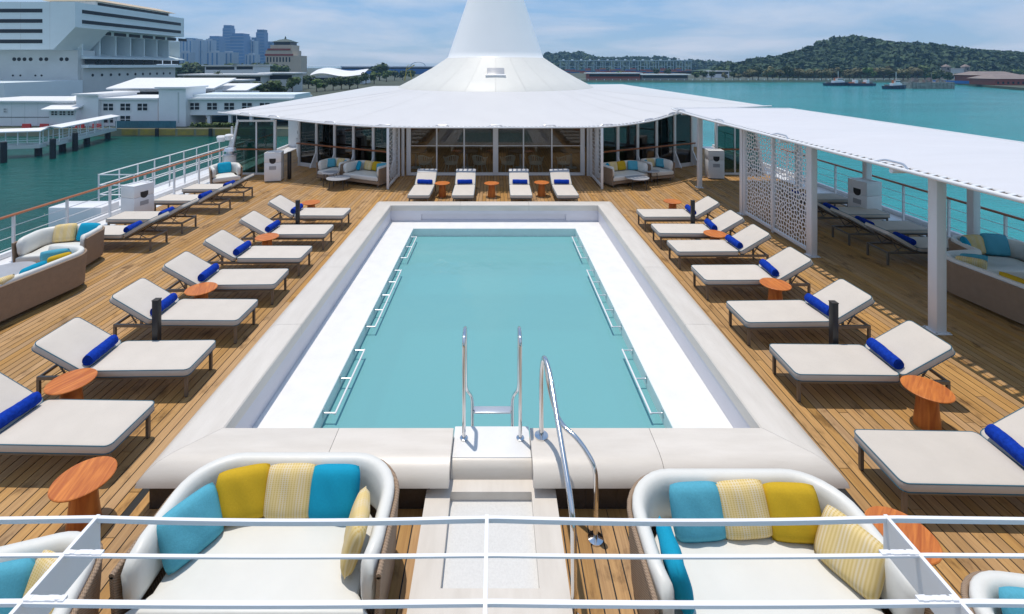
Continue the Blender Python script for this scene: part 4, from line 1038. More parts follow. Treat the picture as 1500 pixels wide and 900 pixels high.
# lounge interior
for s_, sw in ((-1,'left'),(1,'right')):
    t = thing('bulkhead', f'plain white bulkhead closing the {sw} walkway beside the lounge', 'bulkhead', (s_*10.4, 26.85, 0))
    MB().box(-1.25, 1.25, 0, 0.1, 0.021, 2.6).build('wall', M['white'], t)
    MB().box(-0.45, 0.45, -0.03, -0.001, 0.05, 2.05).build('door', M['poolwall'], t)
struct(MB().box(-9.3, 9.3, 27.05, 27.2, -0.01, 2.53).build('lounge_back_wall', M['ptable']))
def tub_chair(x, y, rz, label):
    t = thing('tub_chair', label, 'chair', (x,y,0), rz, 'rattan tub chairs in the lounge')
    n = 16; 
    for k in range(n):
        a = R(-25 + 230*k/(n-1)); hh_ = 0.80 - 0.14*abs(math.cos(a))**2
        ca, sa = math.cos(a), math.sin(a)
        MB().beam((0.24*ca,0.24*sa,0.42),(0.32*ca,0.32*sa,hh_), 0.030, 0.03).build('back_slat', M['rattan'], t)
    MB().tube([(0.32*math.cos(R(-25+230*k/20)), 0.32*math.sin(R(-25+230*k/20)), 0.80-0.14*abs(math.cos(R(-25+230*k/20)))**2) for k in range(21)], 0.02, 6).build('top_rim', M['rattan'], t, smooth=60)
    MB().lathe([(0,0.38),(0.26,0.38),(0.28,0.42),(0.26,0.46),(0,0.47)], 20).build('seat', M['rattan'], t, smooth=50)
    for sx in (-1,1):
        for sy in (-1,1): MB().tube([(sx*0.17,sy*0.17,0.38),(sx*0.24,sy*0.24,0.0)], 0.018, 6).build('leg', M['rattan'], t)
CL = ['first', 'second', 'third', 'fourth', 'fifth', 'sixth']
for i, x in enumerate((-3.0,-1.9,-0.68,0.52,1.72,2.92)):
    tub_chair(x, 20.45, R(180) + (0.4 if i % 2 else -0.4), f'pale rattan tub chair just inside the lounge glass, {CL[i]} from the left')
for i, x in enumerate((-1.28, 1.12, 3.4, -3.6)):
    t = thing('dining_table', f'round brown table in the lounge behind the {["second and third","fourth and fifth","sixth","first"][i]} tub chair from the left', 'table', (x, 21.5, 0), 0, 'lounge tables')
    MB().lathe([(0,0.72),(0.50,0.72),(0.51,0.74),(0.5,0.755),(0,0.755)], 28).build('table_top', M['ptable'], t, smooth=40)
    MB().lathe([(0,0.0),(0.26,0.0),(0.26,0.02),(0.05,0.05),(0.045,0.719),(0,0.719)], 20).build('pedestal', M['satin'], t, smooth=40)

# ================================================================ TOWEL BINS, PLANTER
def bin_(x, y, rz, label, h=1.15):
    t = thing('towel_bin', label, 'bin', (x,y,0), rz, 'white towel bins')
    w, d = 0.62, 0.52
    MB().box(-w/2,w/2,-d/2,d/2,0.03,0.66*h).build('lower_body', M['white'], t, bevel=0.01)
    MB().box(-w/2,w/2,-d/2,d/2,0.66*h+0.006,h-0.03).build('upper_body', M['white'], t, bevel=0.01)
    r_ = MB()
    for a in ((-w/2,w/2,-d/2,-d/2+0.05),(-w/2,w/2,d/2-0.05,d/2),(-w/2,-w/2+0.05,-d/2+0.0501,d/2-0.0501),(w/2-0.05,w/2,-d/2+0.0501,d/2-0.0501)): r_.box(a[0],a[1],a[2],a[3],h-0.029,h)
    r_.build('top_tray', M['white'], t)
    MB().box(-w/2+0.04,w/2-0.04,-d/2+0.04,d/2-0.04,0.001,0.029).build('plinth', M['black'], t)
    uu = [(-0.12,0.90*h-0.16)] + [(0.12*math.cos(R(180+180*k/10)), 0.74*h+0.10+0.12*math.sin(R(180+180*k/10))) for k in range(11)]
    uu = [(-0.12,0.80*h)] + [(0.12*math.cos(R(180+180*k/10)), 0.70*h+0.03+0.12*math.sin(R(180+180*k/10))) for k in range(11)] + [(0.12,0.80*h)]
    MB().yprism(uu, -d/2-0.004, -d/2+0.01).build('slot', M['black'], t)
    MB().box(-0.13,0.13,-d/2-0.004,-d/2+0.01,0.42*h,0.54*h).build('plaque', M['tablegrey'], t)
bin_(-8.85, 19.1, R(12), 'white towel bin with dark slot left of the lounge sofas')
bin_(-10.75, 14.35, R(75), 'white towel bin between the loungers at the left railing', 1.05)
bin_(8.95, 19.55, R(-8), 'white towel bin with dark slot right of the lone awning post')
bin_(11.0, 13.35+0.9, R(-80), 'white towel bin by the right railing under the awning', 1.18)
for x, y, l in ((-8.35, 19.35, 'left'), (8.45, 19.75, 'right')):
    t = tag(MB().box(-0.06,0.06,-0.06,0.06,0.001,1.1).build('queue_post', M['black'], bevel=0.005, loc=(x,y,0)), f'slim black post beside the {l} towel bin by the lounge', 'post')
t = thing('potted_plant', 'dark potted plant in the left walkway beside the lounge', 'plant', (-9.75, 24.2, 0))
MB().lathe([(0,0.0),(0.28,0.0),(0.36,0.9),(0.32,0.9),(0.30,0.8),(0,0.8)], 18).build('pot', M['white'], t, smooth=40)
lf = MB(); r_ = random.Random(5)
for k in range(70):
    a = r_.uniform(0,6.28); rr = r_.uniform(0.05,0.4); z0 = 0.8; z1 = r_.uniform(1.2,2.2); w = 0.03
    p0 = Vector((0.1*math.cos(a),0.1*math.sin(a),z0)); p1 = Vector((rr*math.cos(a),rr*math.sin(a),z1)); s_ = Vector((-math.sin(a),math.cos(a),0))*w
    lf.add([p0-s_*0.4, p0+s_*0.4, (p0+p1)/2+s_, (p0+p1)/2-s_, p1], [(0,1,2,3),(3,2,4)])
lf.build('foliage', M['leafdark'], t)

# ================================================================ UPPER DECK FRAME IN THE FOREGROUND
struct(MB().box(-7, 7, -6, 0.75, 2.72, 2.95).build('upper_deck', M['white']))
uf = thing('upper_deck_rail', 'horizontal white rail frame of three bars crossing the bottom of the view', 'railing', (0, 1.45, 3.1))
sup = [-3.95, -1.325, -0.03, 1.30, 3.95]
def sag(x):
    for a, b in zip(sup[:-1], sup[1:]):
        if a <= x <= b:
            t = (x-a)/(b-a); return -0.012*4*t*(1-t)
    return 0
for k, (yy, hh_, ww) in enumerate(((1.588,0.015,0.011),(1.466,0.006,0.010),(1.338,0.010,0.013))):
    n = 60; rings = []
    for i in range(n+1):
        x = -4 + 8*i/n; s_ = sag(x)*(1 if k == 0 else 0.4)
        y = yy-1.45 + s_
        rings.append([(x,y-ww/2,-hh_),(x,y+ww/2,-hh_),(x,y+ww/2,0),(x,y-ww/2,0)])
    MB().loft(rings).build('bar', M['white'], uf)
for x in (-1.325, 1.30):
    MB().box(x-0.006, x+0.006, -0.70, 0.145, -0.118, 0.0015).build('side_plate', M['white'], uf)
    for yy in (0.012, -0.115):
        w_ = MB(); r_ = random.Random(int(x*10)+int(yy*100))
        s = 1 if x < 0 else -1
        for k in range(9): w_.obox((x+s*(0.012+0.012*k), yy+0.008, 0.0+r_.uniform(-0.001,0.001)), (0.016, 0.010+r_.uniform(0,0.006), 0.008))
        w_.build('weld_bead', M['white'], uf)
MB().box(-0.035, -0.023, -0.70, 0.145, -0.020, 0.0018).build('centre_bar', M['white'], uf)

# ================================================================ LIFEBOAT PLATFORM OUTSIDE THE LEFT RAILING
pf = thing('boat_platform', 'white railed service platform hanging outside the left ship railing', 'platform', (-12.9, 16.2, 0))
MB().box(-0.65, 0.65, 0, 7.2, -0.30, -0.16).build('platform_deck', M['whitesteel'], pf, bevel=0.02)
for xx in (-0.6, 0.6):
    for z in (0.20, 0.52, 0.88): MB().tube([(xx,0.05,z),(xx,7.15,z)], 0.022, 6).build('rail', M['whitesteel'], pf, smooth=60)
    for k in range(9): MB().tube([(xx,0.05+7.1*k/8,-0.16),(xx,0.05+7.1*k/8,0.9)], 0.025, 6).build('stanchion', M['whitesteel'], pf, smooth=60)
for z in (0.20, 0.52, 0.88): MB().tube([(-0.6,0.05,z),(0.6,0.05,z)], 0.022, 6).build('rail', M['whitesteel'], pf, smooth=60)
for yy in (-1.6, 1.6, 4.6): MB().box(0.45, 1.15, yy, yy+0.35, -2.0, -0.05 if yy < 0 else -0.31).build('davit_arm', M['whitesteel'], pf, bevel=0.03)
MB().box(-0.5, 1.1, -1.9, -1.2, -0.6, 0.35).build('winch_box', M['whitesteel'], pf, bevel=0.03)
MB().beam((0.9,-1.0,-0.9),(0.9,1.6,0.0),0.18,0.25).build('davit_brace', M['whitesteel'], pf)
sl = thing('search_light_mast', 'white mast with round lamps at the far end of the platform', 'mast', (-12.3, 22.3, -0.155))
MB().tube([(0,0,0),(0,0,1.9)], 0.05, 8).build('mast', M['whitesteel'], sl, smooth=60)
MB().tube([(0.05,0.3,0),(0.05,0.3,2.5)], 0.015, 6).build('aerial', M['whitesteel'], sl)
MB().beam((0.1,-0.9,0.0),(0.0,0.0,1.3),0.12,0.10).build('brace', M['whitesteel'], sl)
for k, (a,b) in enumerate(((-0.42,1.35),(-0.05,1.42),(0.25,1.30))):
    MB().lathe([(0,-0.12),(0.16,-0.12),(0.2,0.08),(0.15,0.14),(0,0.16)], 16, (a,-0.15,b)).build('lamp', M['white'], sl, smooth=40)
for y, l in ((20.55,'left'),):
    t = thing('vent_cowl', 'short white vent post with grey cap at the left windbreak', 'vent', (-10.75, 19.35, 0))
    MB().lathe([(0,0.02),(0.22,0.02),(0.22,0.95),(0,0.95)], 18).build('body', M['white'], t, smooth=40)
    MB().lathe([(0,0.951),(0.26,0.951),(0.26,1.0),(0.14,1.02),(0.14,1.12),(0.24,1.14),(0.2,1.25),(0,1.27)], 18).build('cap', M['satin'], t, smooth=40)

# ================================================================ HARBOUR BACKGROUND
def bx(px, Y): return (px-726.0)*Y/FPX
def bz(py, Y): return CAMH-(py-96.0)*Y/FPX
B = dict(
    land=mat('harbour_ground', (0.07,0.085,0.055), 0.9, noise=0.4, nscale=0.03),
    quay=mat('weathered_quay_concrete', (0.30,0.27,0.17), 0.85, nscale=0.35, col2=(0.20,0.20,0.16)),
    quayyel=mat('yellow_fender_paint', (0.42,0.29,0.05), 0.8, nscale=0.8, col2=(0.26,0.2,0.07)),
    wallb=mat('blue_white_cladding', (0.70,0.78,0.81), 0.5, noise=0.06, nscale=0.2),
    wallg=mat('pale_grey_render', (0.58,0.61,0.61), 0.7, noise=0.1, nscale=0.2),
    wallw=mat('white_cladding', (0.80,0.81,0.83), 0.5, noise=0.06, nscale=0.3),
    roofw=mat('white_metal_roof', (0.80,0.80,0.80), 0.45, noise=0.05, nscale=0.3),
    sand=mat('sand_roof', (0.52,0.42,0.30), 0.7, noise=0.15, nscale=0.4),
    win=mat('dark_window_glass', (0.012,0.018,0.024), 0.3, spec=0.3, noise=0.3, nscale=0.5),
    teal=mat('teal_glass_panel', (0.05,0.16,0.22), 0.2, noise=0.2, nscale=0.4),
    piling=mat('dark_piling', (0.02,0.025,0.03), 0.7, noise=0.3),
    red=mat('red_barrier_plastic', (0.55,0.03,0.02), 0.5, noise=0.1),
    redroof=mat('rusty_red_wall', (0.30,0.06,0.035), 0.7, noise=0.25, nscale=0.5),
    brownroof=mat('grey_brown_roof', (0.24,0.19,0.17), 0.7, noise=0.2, nscale=0.3),
    bluef=mat('blue_hoarding', (0.03,0.14,0.42), 0.6, noise=0.15, nscale=0.3),
    navy=mat('navy_hull', (0.012,0.03,0.09), 0.4, noise=0.2, nscale=0.5),
    orange=mat('orange_paint', (0.55,0.14,0.04), 0.5, noise=0.1),
    conc=mat('stained_concrete', (0.34,0.32,0.30), 0.85, nscale=0.5, col2=(0.12,0.10,0.09)),
    towerb=mat('blue_curtain_wall', (0.010,0.09,0.25), 0.35, spec=0.4, noise=0.3, nscale=0.02, rand=0.35),
    towerw=mat('pale_apartment_wall', (0.38,0.42,0.46), 0.7, noise=0.25, nscale=0.15, stretch=(3,3,0.3), rand=0.12),
    cream=mat('cream_masonry', (0.52,0.45,0.35), 0.7, noise=0.1, nscale=0.2),
    pagoda=mat('dark_green_tiles', (0.04,0.07,0.06), 0.6, noise=0.2, nscale=0.3),
    bark=mat('bark', (0.10,0.075,0.05), 0.9, noise=0.3, nscale=2),
    leaf=mat('foliage', (0.055,0.095,0.028), 0.75, nscale=0.35, col2=(0.028,0.055,0.018), rand=0.3),
    leafo=mat('olive_foliage', (0.15,0.135,0.055), 0.8, nscale=0.4, col2=(0.075,0.08,0.03), rand=0.3),
    leafb=mat('bright_foliage', (0.09,0.15,0.03), 0.75, nscale=0.5, col2=(0.05,0.09,0.02), rand=0.25),
    forest=mat('hill_forest', (0.045,0.085,0.030), 0.85, nscale=0.035, col2=(0.016,0.042,0.020)),
    yellow=mat('yellow_steel', (0.55,0.42,0.03), 0.5, noise=0.1), cyan=mat('pale_blue_steel', (0.35,0.48,0.52), 0.5, noise=0.1),
)
def rail_mat(c): return mat('container_paint', c, 0.6, noise=0.2, nscale=0.3)
CONT = [rail_mat(c) for c in ((0.40,0.06,0.04),(0.04,0.12,0.36),(0.45,0.16,0.05),(0.30,0.05,0.05),(0.05,0.2,0.3))]
GZ = -12.0
land = MB().prism([(-40,126),(-40,300),(0,521),(440,521),(452,470),(406,389),(389,352),(500,250),(2500,250),(2500,3000),(-2500,3000),(-2500,126)], -18, GZ)
struct(land.build('harbour_ground', B['land']))
q = thing('quay_wall', 'stained yellow concrete quay wall at the water edge on the left', 'quay wall', (-70, 125.9, GZ))
MB().box(-200, 30, -0.6, 0.0, -4, 0.02).build('wall_face', B['quay'], q)
for k in range(7):
    xk = -28 + 4.9*k; MB().box(xk, xk+4.2, -0.72, -0.601, -1.7, -0.15).build('fender_panel', B['quayyel'], q)
for k in range(3): MB().box(-19+14*k, -18.2+14*k, -1.1, -0.721, -3.2, 0.1).build('fender_post', B['piling'], q)

def bld_part(t, name, m, a): return MB().box(*a).build(name, m, t)
def window(t, m, x, y, z, w, h, axis='x', frame=True, nx=2, nz=2):
    """window proud of a wall that faces -y (axis x) or +x (axis y)"""
    o = MB()
    if axis == 'x': o.box(x-w/2, x+w/2, y-0.06, y-0.005, z-h/2, z+h/2)
    else: o.box(y+0.005, y+0.06, x-w/2, x+w/2, z-h/2, z+h/2)
    f = o.build('window', B['win'], t)
    if frame:
        fb = MB()
        for k in range(nx+1):
            q = -w/2 + w*k/nx
            if axis == 'x': fb.box(x+q-0.09, x+q+0.09, y-0.14, y-0.061, z-h/2, z+h/2)
            else: fb.box(y+0.061, y+0.14, x+q-0.09, x+q+0.09, z-h/2, z+h/2)
        for k in range(nz+1):
            q = -h/2 + h*k/nz
            if axis == 'x': fb.box(x-w/2, x+w/2, y-0.13, y-0.062, z+q-0.07, z+q+0.07)
            else: fb.box(y+0.062, y+0.13, x-w/2, x+w/2, z+q-0.07, z+q+0.07)
        fb.build('frame', B['wallw'], f)
    return f
# ---- the big ship-shaped office block
t = thing('office_block', 'huge pale blue white block with overhanging upper storeys on the far left', 'building', (-158.4, 180, GZ))
zo = -GZ
def Z(v): return v + zo
up = MB().yprism([(-110,Z(10.6)),(-8.2,Z(10.6)),(0,Z(19)),(0,Z(28.5)),(-110,Z(28.5))], 0, 16)
up.build('upper_front', B['wallb'], t)
bld_part(t, 'upper_side', B['wallb'], (-110, -0.01, 16.01, 63, Z(19), Z(28.48)))
for zc in (25.2, 21.3, 17.5, 13.6):
    w_ = bld_part(t, 'window_band', B['win'], (-110, -12.3, -0.05, 0.05, Z(zc-0.72), Z(zc+0.72)))
    MB().box(-110, -12.1, -0.2, -0.051, Z(zc-1.0), Z(zc-0.73)).build('sill', B['wallb'], w_)
for zc in (25.2, 21.3):
    w_ = bld_part(t, 'window_band', B['win'], (-0.05, 0.05, 3.0, 60.5, Z(zc-0.72), Z(zc+0.72)))
    MB().box(0.051, 0.2, 3.0, 60.5, Z(zc-1.0), Z(zc-0.73)).build('sill', B['wallb'], w_)
for k in range(9): MB().box(-9.5-11*k-0.05, -9.5-11*k+0.05, -0.02, 0.0, Z(10.7), Z(28.4)).build('panel_joint', B['wallg'], t)
lw = bld_part(t, 'lower_front', B['wallg'], (-110, -6, 8, 15.99, Z(-4), Z(10.59)))
for k, px in enumerate((21,28,36,45,60,68,90,98)):
    o = MB().lathe([(0,0),(0.75,0),(0.75,0.08),(0,0.08)], 14); o.v = [(a + bx(px,188)+158.4, 7.99-c, b + Z(7.0)) for a,b,c in o.v]; o.build('porthole', B['win'], t)
for k, px in enumerate((19,30,52,61)):
    o = MB().lathe([(0,0),(0.4,0),(0.4,0.08),(0,0.08)], 12); o.v = [(a + bx(px,188)+158.4, 7.99-c, b + Z(0.6)) for a,b,c in o.v]; o.build('porthole', B['win'], t)
bld_part(t, 'recess_wall', B['wallg'], (-30, -14, 16.0, 63, Z(-4), Z(18.99)))
bld_part(t, 'bay_soffit', B['wallb'], (-14, -5.5, 16, 64.5, Z(17.0), Z(18.99)))
for k in range(7):
    y0 = 6.0+8.3*k+3; bld_part(t, 'window_band', B['win'], (-5.5, -5.4, y0+8, y0+14.6, Z(17.2), Z(18.6)))
for k in range(8):
    yy = 9.5+8.35*k
    MB().add([(-14,yy,Z(8.6)),(-5.6,yy,Z(8.6)),(-5.6,yy,Z(17)),(-14,yy,Z(17)),(-14,yy+0.5,Z(8.6)),(-5.6,yy+0.5,Z(8.6)),(-5.6,yy+0.5,Z(17)),(-14,yy+0.5,Z(17))],[(0,1,2,3),(7,6,5,4),(0,4,5,1),(1,5,6,2),(2,6,7,3),(3,7,4,0)]).build('fin_wall', B['wallb'], t)
    if k < 7:
        bld_part(t, 'bay_window', B['win'], (-14, -13.9, yy+0.8, yy+8, Z(13.5), Z(15.6)))
MB().yprism([(-14,Z(10.2)),(-3.0,Z(7.6)),(-3.0,Z(7.2)),(-14,Z(7.2))], 9.5, 68).build('sloped_ledge', B['wallb'], t)
for k in range(9): bld_part(t, 'window_band', B['win'], (-5.0, -4.9, 10+6.4*k, 15.6+6.4*k, Z(5.2), Z(7.0)))
bld_part(t, 'balcony_wall', B['wallb'], (-14, -3.2, 9.5, 66, Z(3.6), Z(4.8)))
bld_part(t, 'lower_side', B['wallg'], (-14, -5.2, 9.5, 64, Z(-7), Z(3.59)))
for k in range(11):
    o = MB().lathe([(0,0),(0.6,0),(0.6,0.08),(0,0.08)], 12); o.v = [(-5.19+c, a+14+4.6*k, b+Z(0.6)) for a,b,c in o.v]; o.build('porthole', B['win'], t)
rp = bld_part(t, 'roof_pavilion', B['wallw'], (-22, -4, 14, 58, Z(28.5), Z(30.6)))
bld_part(t, 'pavilion_windows', B['win'], (-3.99, -3.9, 15, 57, Z(29.0), Z(30.2)))
MB().add([(-24,12,Z(30.6)),(-2,12,Z(30.6)),(-2,60,Z(30.6)),(-24,60,Z(30.6)),(-18,16,Z(32.4)),(-8,16,Z(32.4)),(-8,56,Z(32.4)),(-18,56,Z(32.4))],[(3,2,1,0),(4,5,6,7),(0,1,5,4),(1,2,6,5),(2,3,7,6),(3,0,4,7)]).build('pavilion_roof', B['sand'], rp)
bld_part(t, 'podium', B['wallb'], (-110, -4, -22, 8, 0, Z(-1.2)))
for k in range(14): MB().box(-108+7.4*k, -102+7.4*k, -22.08, -22.0, Z(-5.6), Z(-3.4)).build('window_band', B['win'], t)

for k in range(9):
    hh_ = 1.0 + (k*5 % 3)*0.6
    MB().box(-104+9.5*k, -100.5+9.5*k, -18+(k*3%4)*4, -15+(k*3%4)*4, Z(-1.2)+0.01, Z(-1.2)+hh_).build('roof_unit', (B['wallg'],B['conc'])[k%2], t)
MB().tube(fillet([(-78,-12,Z(-1.2)),(-78,-12,Z(1.8)),(-75,-12,Z(1.8)),(-75,-12,Z(-0.2))],0.8,4), 0.7, 8).build('duct', B['conc'], t, smooth=50)
# ---- terminal buildings on the quay
def shed(name, label, cat, px0, px1, y, d, ztop, roof=None, wall='wallw', rows=(), grp=None):
    X0, X1 = bx(px0, y), bx(px1, y)
    t = thing(name, label, cat, ((X0+X1)/2, y, GZ), 0, grp); w = (X1-X0)/2; h = ztop-GZ
    MB().box(-w, w, 0, d, 0, h).build('wall', B[wall], t)
    if roof == 'flat': MB().box(-w-0.5, w+0.5, -0.9, d+0.5, h+0.001, h+0.45).build('roof', B['roofw'], t)
    elif roof == 'mono': MB().xprism([(-1.6,h-0.2),(d+0.5,h+3.0),(d+0.5,h+3.4),(-1.6,h+0.25)], -w-0.8, w+0.8).build('roof', B['roofw'], t)
    for (z, wh, pxs, ww) in rows:
        for px in pxs: window(t, None, bx(px,y)-(X0+X1)/2, 0, z-GZ, ww, wh)
    return t, w, h
y = 131.0
t, w, h = shed('terminal_hall', 'plain white panelled terminal hall at the left edge of the frame', 'building', -60, 110, y, 18, bz(150,y), 'flat')
for k in range(9): MB().box(-w+3.6*k, -w+3.6*k+0.06, -0.03, 0, 0.2, h-0.2).build('panel_joint', B['wallg'], t)
window(t, None, bx(8,y)-(bx(-60,y)+bx(110,y))/2, 0, bz(162,y)-GZ, 0.9, 1.2)
MB().box(-w, w*0.62, -0.06, 0, bz(172,y)-GZ-0.08, bz(172,y)-GZ+0.08).build('cladding_strip', B['win'], t)
shed('terminal_wing', 'white terminal wing with a broad sloping roof beside the plain hall', 'building', 72, 111, y-2.5, 9, bz(161,y-2.5), 'mono', rows=((bz(166,y-2.5),1.2,(80,92,104),1.8),))
shed('terminal_block', 'white windowless terminal block between the sloping roof and the windowed wing', 'building', 111.5, 144, y-1, 14, bz(140,y-1), 'flat')
shed('terminal_office', 'two storey white terminal office with square windows on the quay', 'building', 145, 231, y, 14, bz(146,y), 'flat', rows=((bz(157,y),2.0,(159,184,209),2.9),(bz(175,y),2.0,(159,184),2.9)))
t, w, h = shed('terminal_stair_tower', 'tall white stair tower between the two windowed terminal offices', 'tower', 232.5, 272, y-1.5, 9, bz(130,y-1.5), 'flat')
MB().box(1.5, 1.9, -0.05, 0, 1, h-1).build('slot_joint', B['wallg'], t)
y2 = 131.5
t = thing('terminal_gallery', 'raised white terminal gallery on columns right of the stair tower', 'building', (bx(340,y2), y2, GZ)); gw = (bx(430,y2)-bx(273,y2))/2; gx = bx(340,y2)
a0, a1 = bx(273,y2)-gx, bx(430,y2)-gx
MB().box(a0, a1, 0, 13, bz(169,y2)-GZ, bz(146,y2)-GZ).build('wall', B['wallw'], t)
MB().box(a0-0.4, a1, -1.0, 13.5, bz(146,y2)-GZ+0.001, bz(146,y2)-GZ+0.45).build('roof', B['roofw'], t)
MB().box(a0+0.5, a1, 1.0, 12, bz(146,y2)-GZ+0.451, bz(139,y2)-GZ).build('upper_roof', B['wallb'], t)
MB().box(a0, a1, 10, 13, 0.001, bz(169,y2)-GZ-0.001).build('undercroft_wall', B['teal'], t)
for px in (276, 304, 335, 366, 397): MB().box(bx(px,y2)-gx-0.4, bx(px,y2)-gx+0.4, 0.5, 1.3, 0.001, bz(169,y2)-GZ-0.001).build('column', B['wallw'], t)
for px in (285, 311, 336, 362, 388): window(t, None, bx(px,y2)-gx, 0, bz(156,y2)-GZ, 2.9, 2.0)
def roofs(label, px0, px1, y, d, py0, py1, wl):
    X0, X1 = bx(px0,y), bx(px1,y); t = thing('sloped_roof_hall', label, 'building', ((X0+X1)/2, y, GZ)); w = (X1-X0)/2
    z0, z1 = bz(py1,y)-GZ, bz(py0,y+d)-GZ
    MB().box(-w, w, 1.0, d, 0, z0-0.3).build('wall', B['wallw'], t)
    MB().box(-w+0.8, w-0.8, 0.9, 1.0, z0-2.3, z0-0.8).build('window_band', B['win'], t)
    MB().xprism([(-0.8,z0),(d,z1),(d,z1+0.4),(-0.8,z0+0.4)], -w-0.8, w+0.8).build('roof', B['roofw'], t)
roofs('white terminal hall with a long bright sloping roof below the office block', 162, 312, 150, 12, 116, 131, 0)
roofs('small white hall with a bright sloping roof right of the long one', 314, 360, 156, 9, 124, 134, 0)
ft = thing('quay_fence', 'teal glass panel fence along the quay edge', 'fence', (bx(215,127), 126.4, GZ))
for k in range(11): MB().box(-7.9+1.46*k, -6.48+1.46*k, 0, 0.12, 0.02, 1.9).build('fence_panel', B['teal'], ft)
for k in range(4):
    t = tag(MB().add([(-1.1,-0.3,0),(1.1,-0.3,0),(1.1,0.3,0),(-1.1,0.3,0),(-1.1,-0.1,1.1),(1.1,-0.1,1.1),(1.1,0.1,1.1),(-1.1,0.1,1.1)],[(3,2,1,0),(4,5,6,7),(0,1,5,4),(1,2,6,5),(2,3,7,6),(3,0,4,7)]).build('road_barrier', B['red'], loc=(bx((38,64,116,141)[k],126.6),126.8,GZ+0.001)), f'red plastic road barrier behind the covered pier, {FW[k]}', 'barrier', 'red road barriers')
# low plants along the gallery front
for k, px in enumerate((292, 312, 328, 341)):
    pl = MB(); r_ = random.Random(90+k)
    for j in range(110):
        p = Vector((r_.uniform(-2.2,2.2), r_.uniform(-0.7,0.7), r_.uniform(0.05,1.1))); a = r_.uniform(0,6.28); s = 0.22
        u = Vector((math.cos(a), math.sin(a), r_.uniform(-0.5,0.5)))*s; v = Vector((-math.sin(a), math.cos(a), r_.uniform(0.2,1)))*s
        pl.add([p-u-v, p+u-v, p+u+v, p-u+v], [(0,1,2,3)])
    tag(pl.build('shrub', B['leafb'], loc=(bx(px,128.5),128.5,GZ)), f'yellow green shrub bed before the terminal gallery, {FW[k]}', 'shrub', 'shrub beds on the quay')
# covered pier with two roofs
def pier(label, p0, p1, wid, zd, zr):
    p0 = Vector((*p0,0)); p1 = Vector((*p1,0)); L = (p1-p0).length; a = math.atan2(p1.y-p0.y, p1.x-p0.x)
    t = thing('covered_walkway', label, 'walkway', (p0.x,p0.y,0), a)
    MB().box(0, L, -wid/2, wid/2, zd-0.7, zd).build('walkway_deck', B['wallg'], t)
    MB().xprism([(-wid/2-0.6,zr),(0,zr+0.35),(wid/2+0.6,zr),(wid/2+0.6,zr+0.22),(0,zr+0.6),(-wid/2-0.6,zr+0.22)], -0.5, L+0.5).build('roof', B['roofw'], t)
    n = int(L/3.2)
    for k in range(n+1):
        for s in (-1,1): MB().box(L*k/n-0.07, L*k/n+0.07, s*wid/2-0.07*s-0.07, s*wid/2-0.07*s+0.07, zd, zr+0.02).build('post', B['wallw'], t)
    for s in (-1,1):
        for z in (0.5, 1.0): MB().box(0, L, s*wid/2-0.03, s*wid/2+0.03, zd+z, zd+z+0.07).build('side_rail', B['wallw'], t)
    for k in range(int(L/9)+1):
        x = min(L-0.8, 1+9*k); MB().lathe([(0,-18),(0.6,-18),(0.6,zd-0.701),(0,zd-0.701)], 12, (x,0,0)).build('pile', B['piling'], t)
pier('white roofed walkway reaching from the quay across the water on the left', (-98.5,122), (-93,100), 3.0, -11.4, -8.6)
pier('second white roofed walkway section running off the left edge', (-93.5,99), (-118,92), 3.0, -11.6, -8.9)
for k, (x, y_) in enumerate(((-88.5,95.5),(-91.5,104),(-94.2,91.5))):
    tag(MB().lathe([(0,-18),(0.5,-18),(0.5,-10.2),(0.45,-10.05),(0,-10.0)], 14).build('mooring_pile', B['piling'], loc=(x,y_,0)), f'black mooring pile beside the covered walkway, {["nearest","farthest","middle"][k]} of three', 'pile', 'mooring piles')

# ---- trees
def crown_mesh(seed, r, hgt, n, s, m, squash=1.0):
    r_ = random.Random(seed); mb = MB(); lobes = []
    for k in range(7): lobes.append((Vector((r_.uniform(-.55,.55)*r, r_.uniform(-.55,.55)*r, hgt*r_.uniform(.45,.85))), r*r_.uniform(.38,.62)))
    for j in range(n):
        c, lr = lobes[r_.randrange(7)]
        d = Vector((r_.gauss(0,1), r_.gauss(0,1), r_.gauss(0,1)*squash)).normalized(); p = c + d*lr*r_.uniform(.65,1.05)
        a = Vector((r_.gauss(0,1), r_.gauss(0,1), r_.gauss(0,1))).normalized(); b = a.cross(d).normalized(); a = (a - d*a.dot(d)*0.6)
        q = s*r_.uniform(.6,1.3)
        mb.add([p-a*q-b*q, p+a*q-b*q*0.6, p+a*q+b*q, p-a*q*0.7+b*q], [(0,1,2,3)])
    me = bpy.data.meshes.new('crown'); me.from_pydata(mb.v, [], mb.f); me.materials.append(m); return me
CR = [crown_mesh(100+k, 4.6, 10.5, 420, 0.62, B['leaf'] if k < 4 else B['leafb']) for k in range(6)]
CRO = [crown_mesh(200+k, 4.6, 10.5, 420, 0.62, B['leafo']) for k in range(4)]
def trunk_mesh():
    mb = MB(); mb.tube([(0,0,0),(0.1,0,2.5),(0.05,0.1,5.2),(0.0,0.0,7.5)], 0.3, 8, rs=[0.42,0.32,0.24,0.1])
    for a in range(5):
        an = a*1.257; mb.tube([(0.05,0.05,3.6+0.3*a),(1.2*math.cos(an),1.2*math.sin(an),5.4+0.3*a),(2.4*math.cos(an),2.4*math.sin(an),6.6+0.35*a)], 0.1, 5, rs=[0.16,0.1,0.04])
    return mb.mesh('trunk', B['bark'], smooth=60)
TK = trunk_mesh()
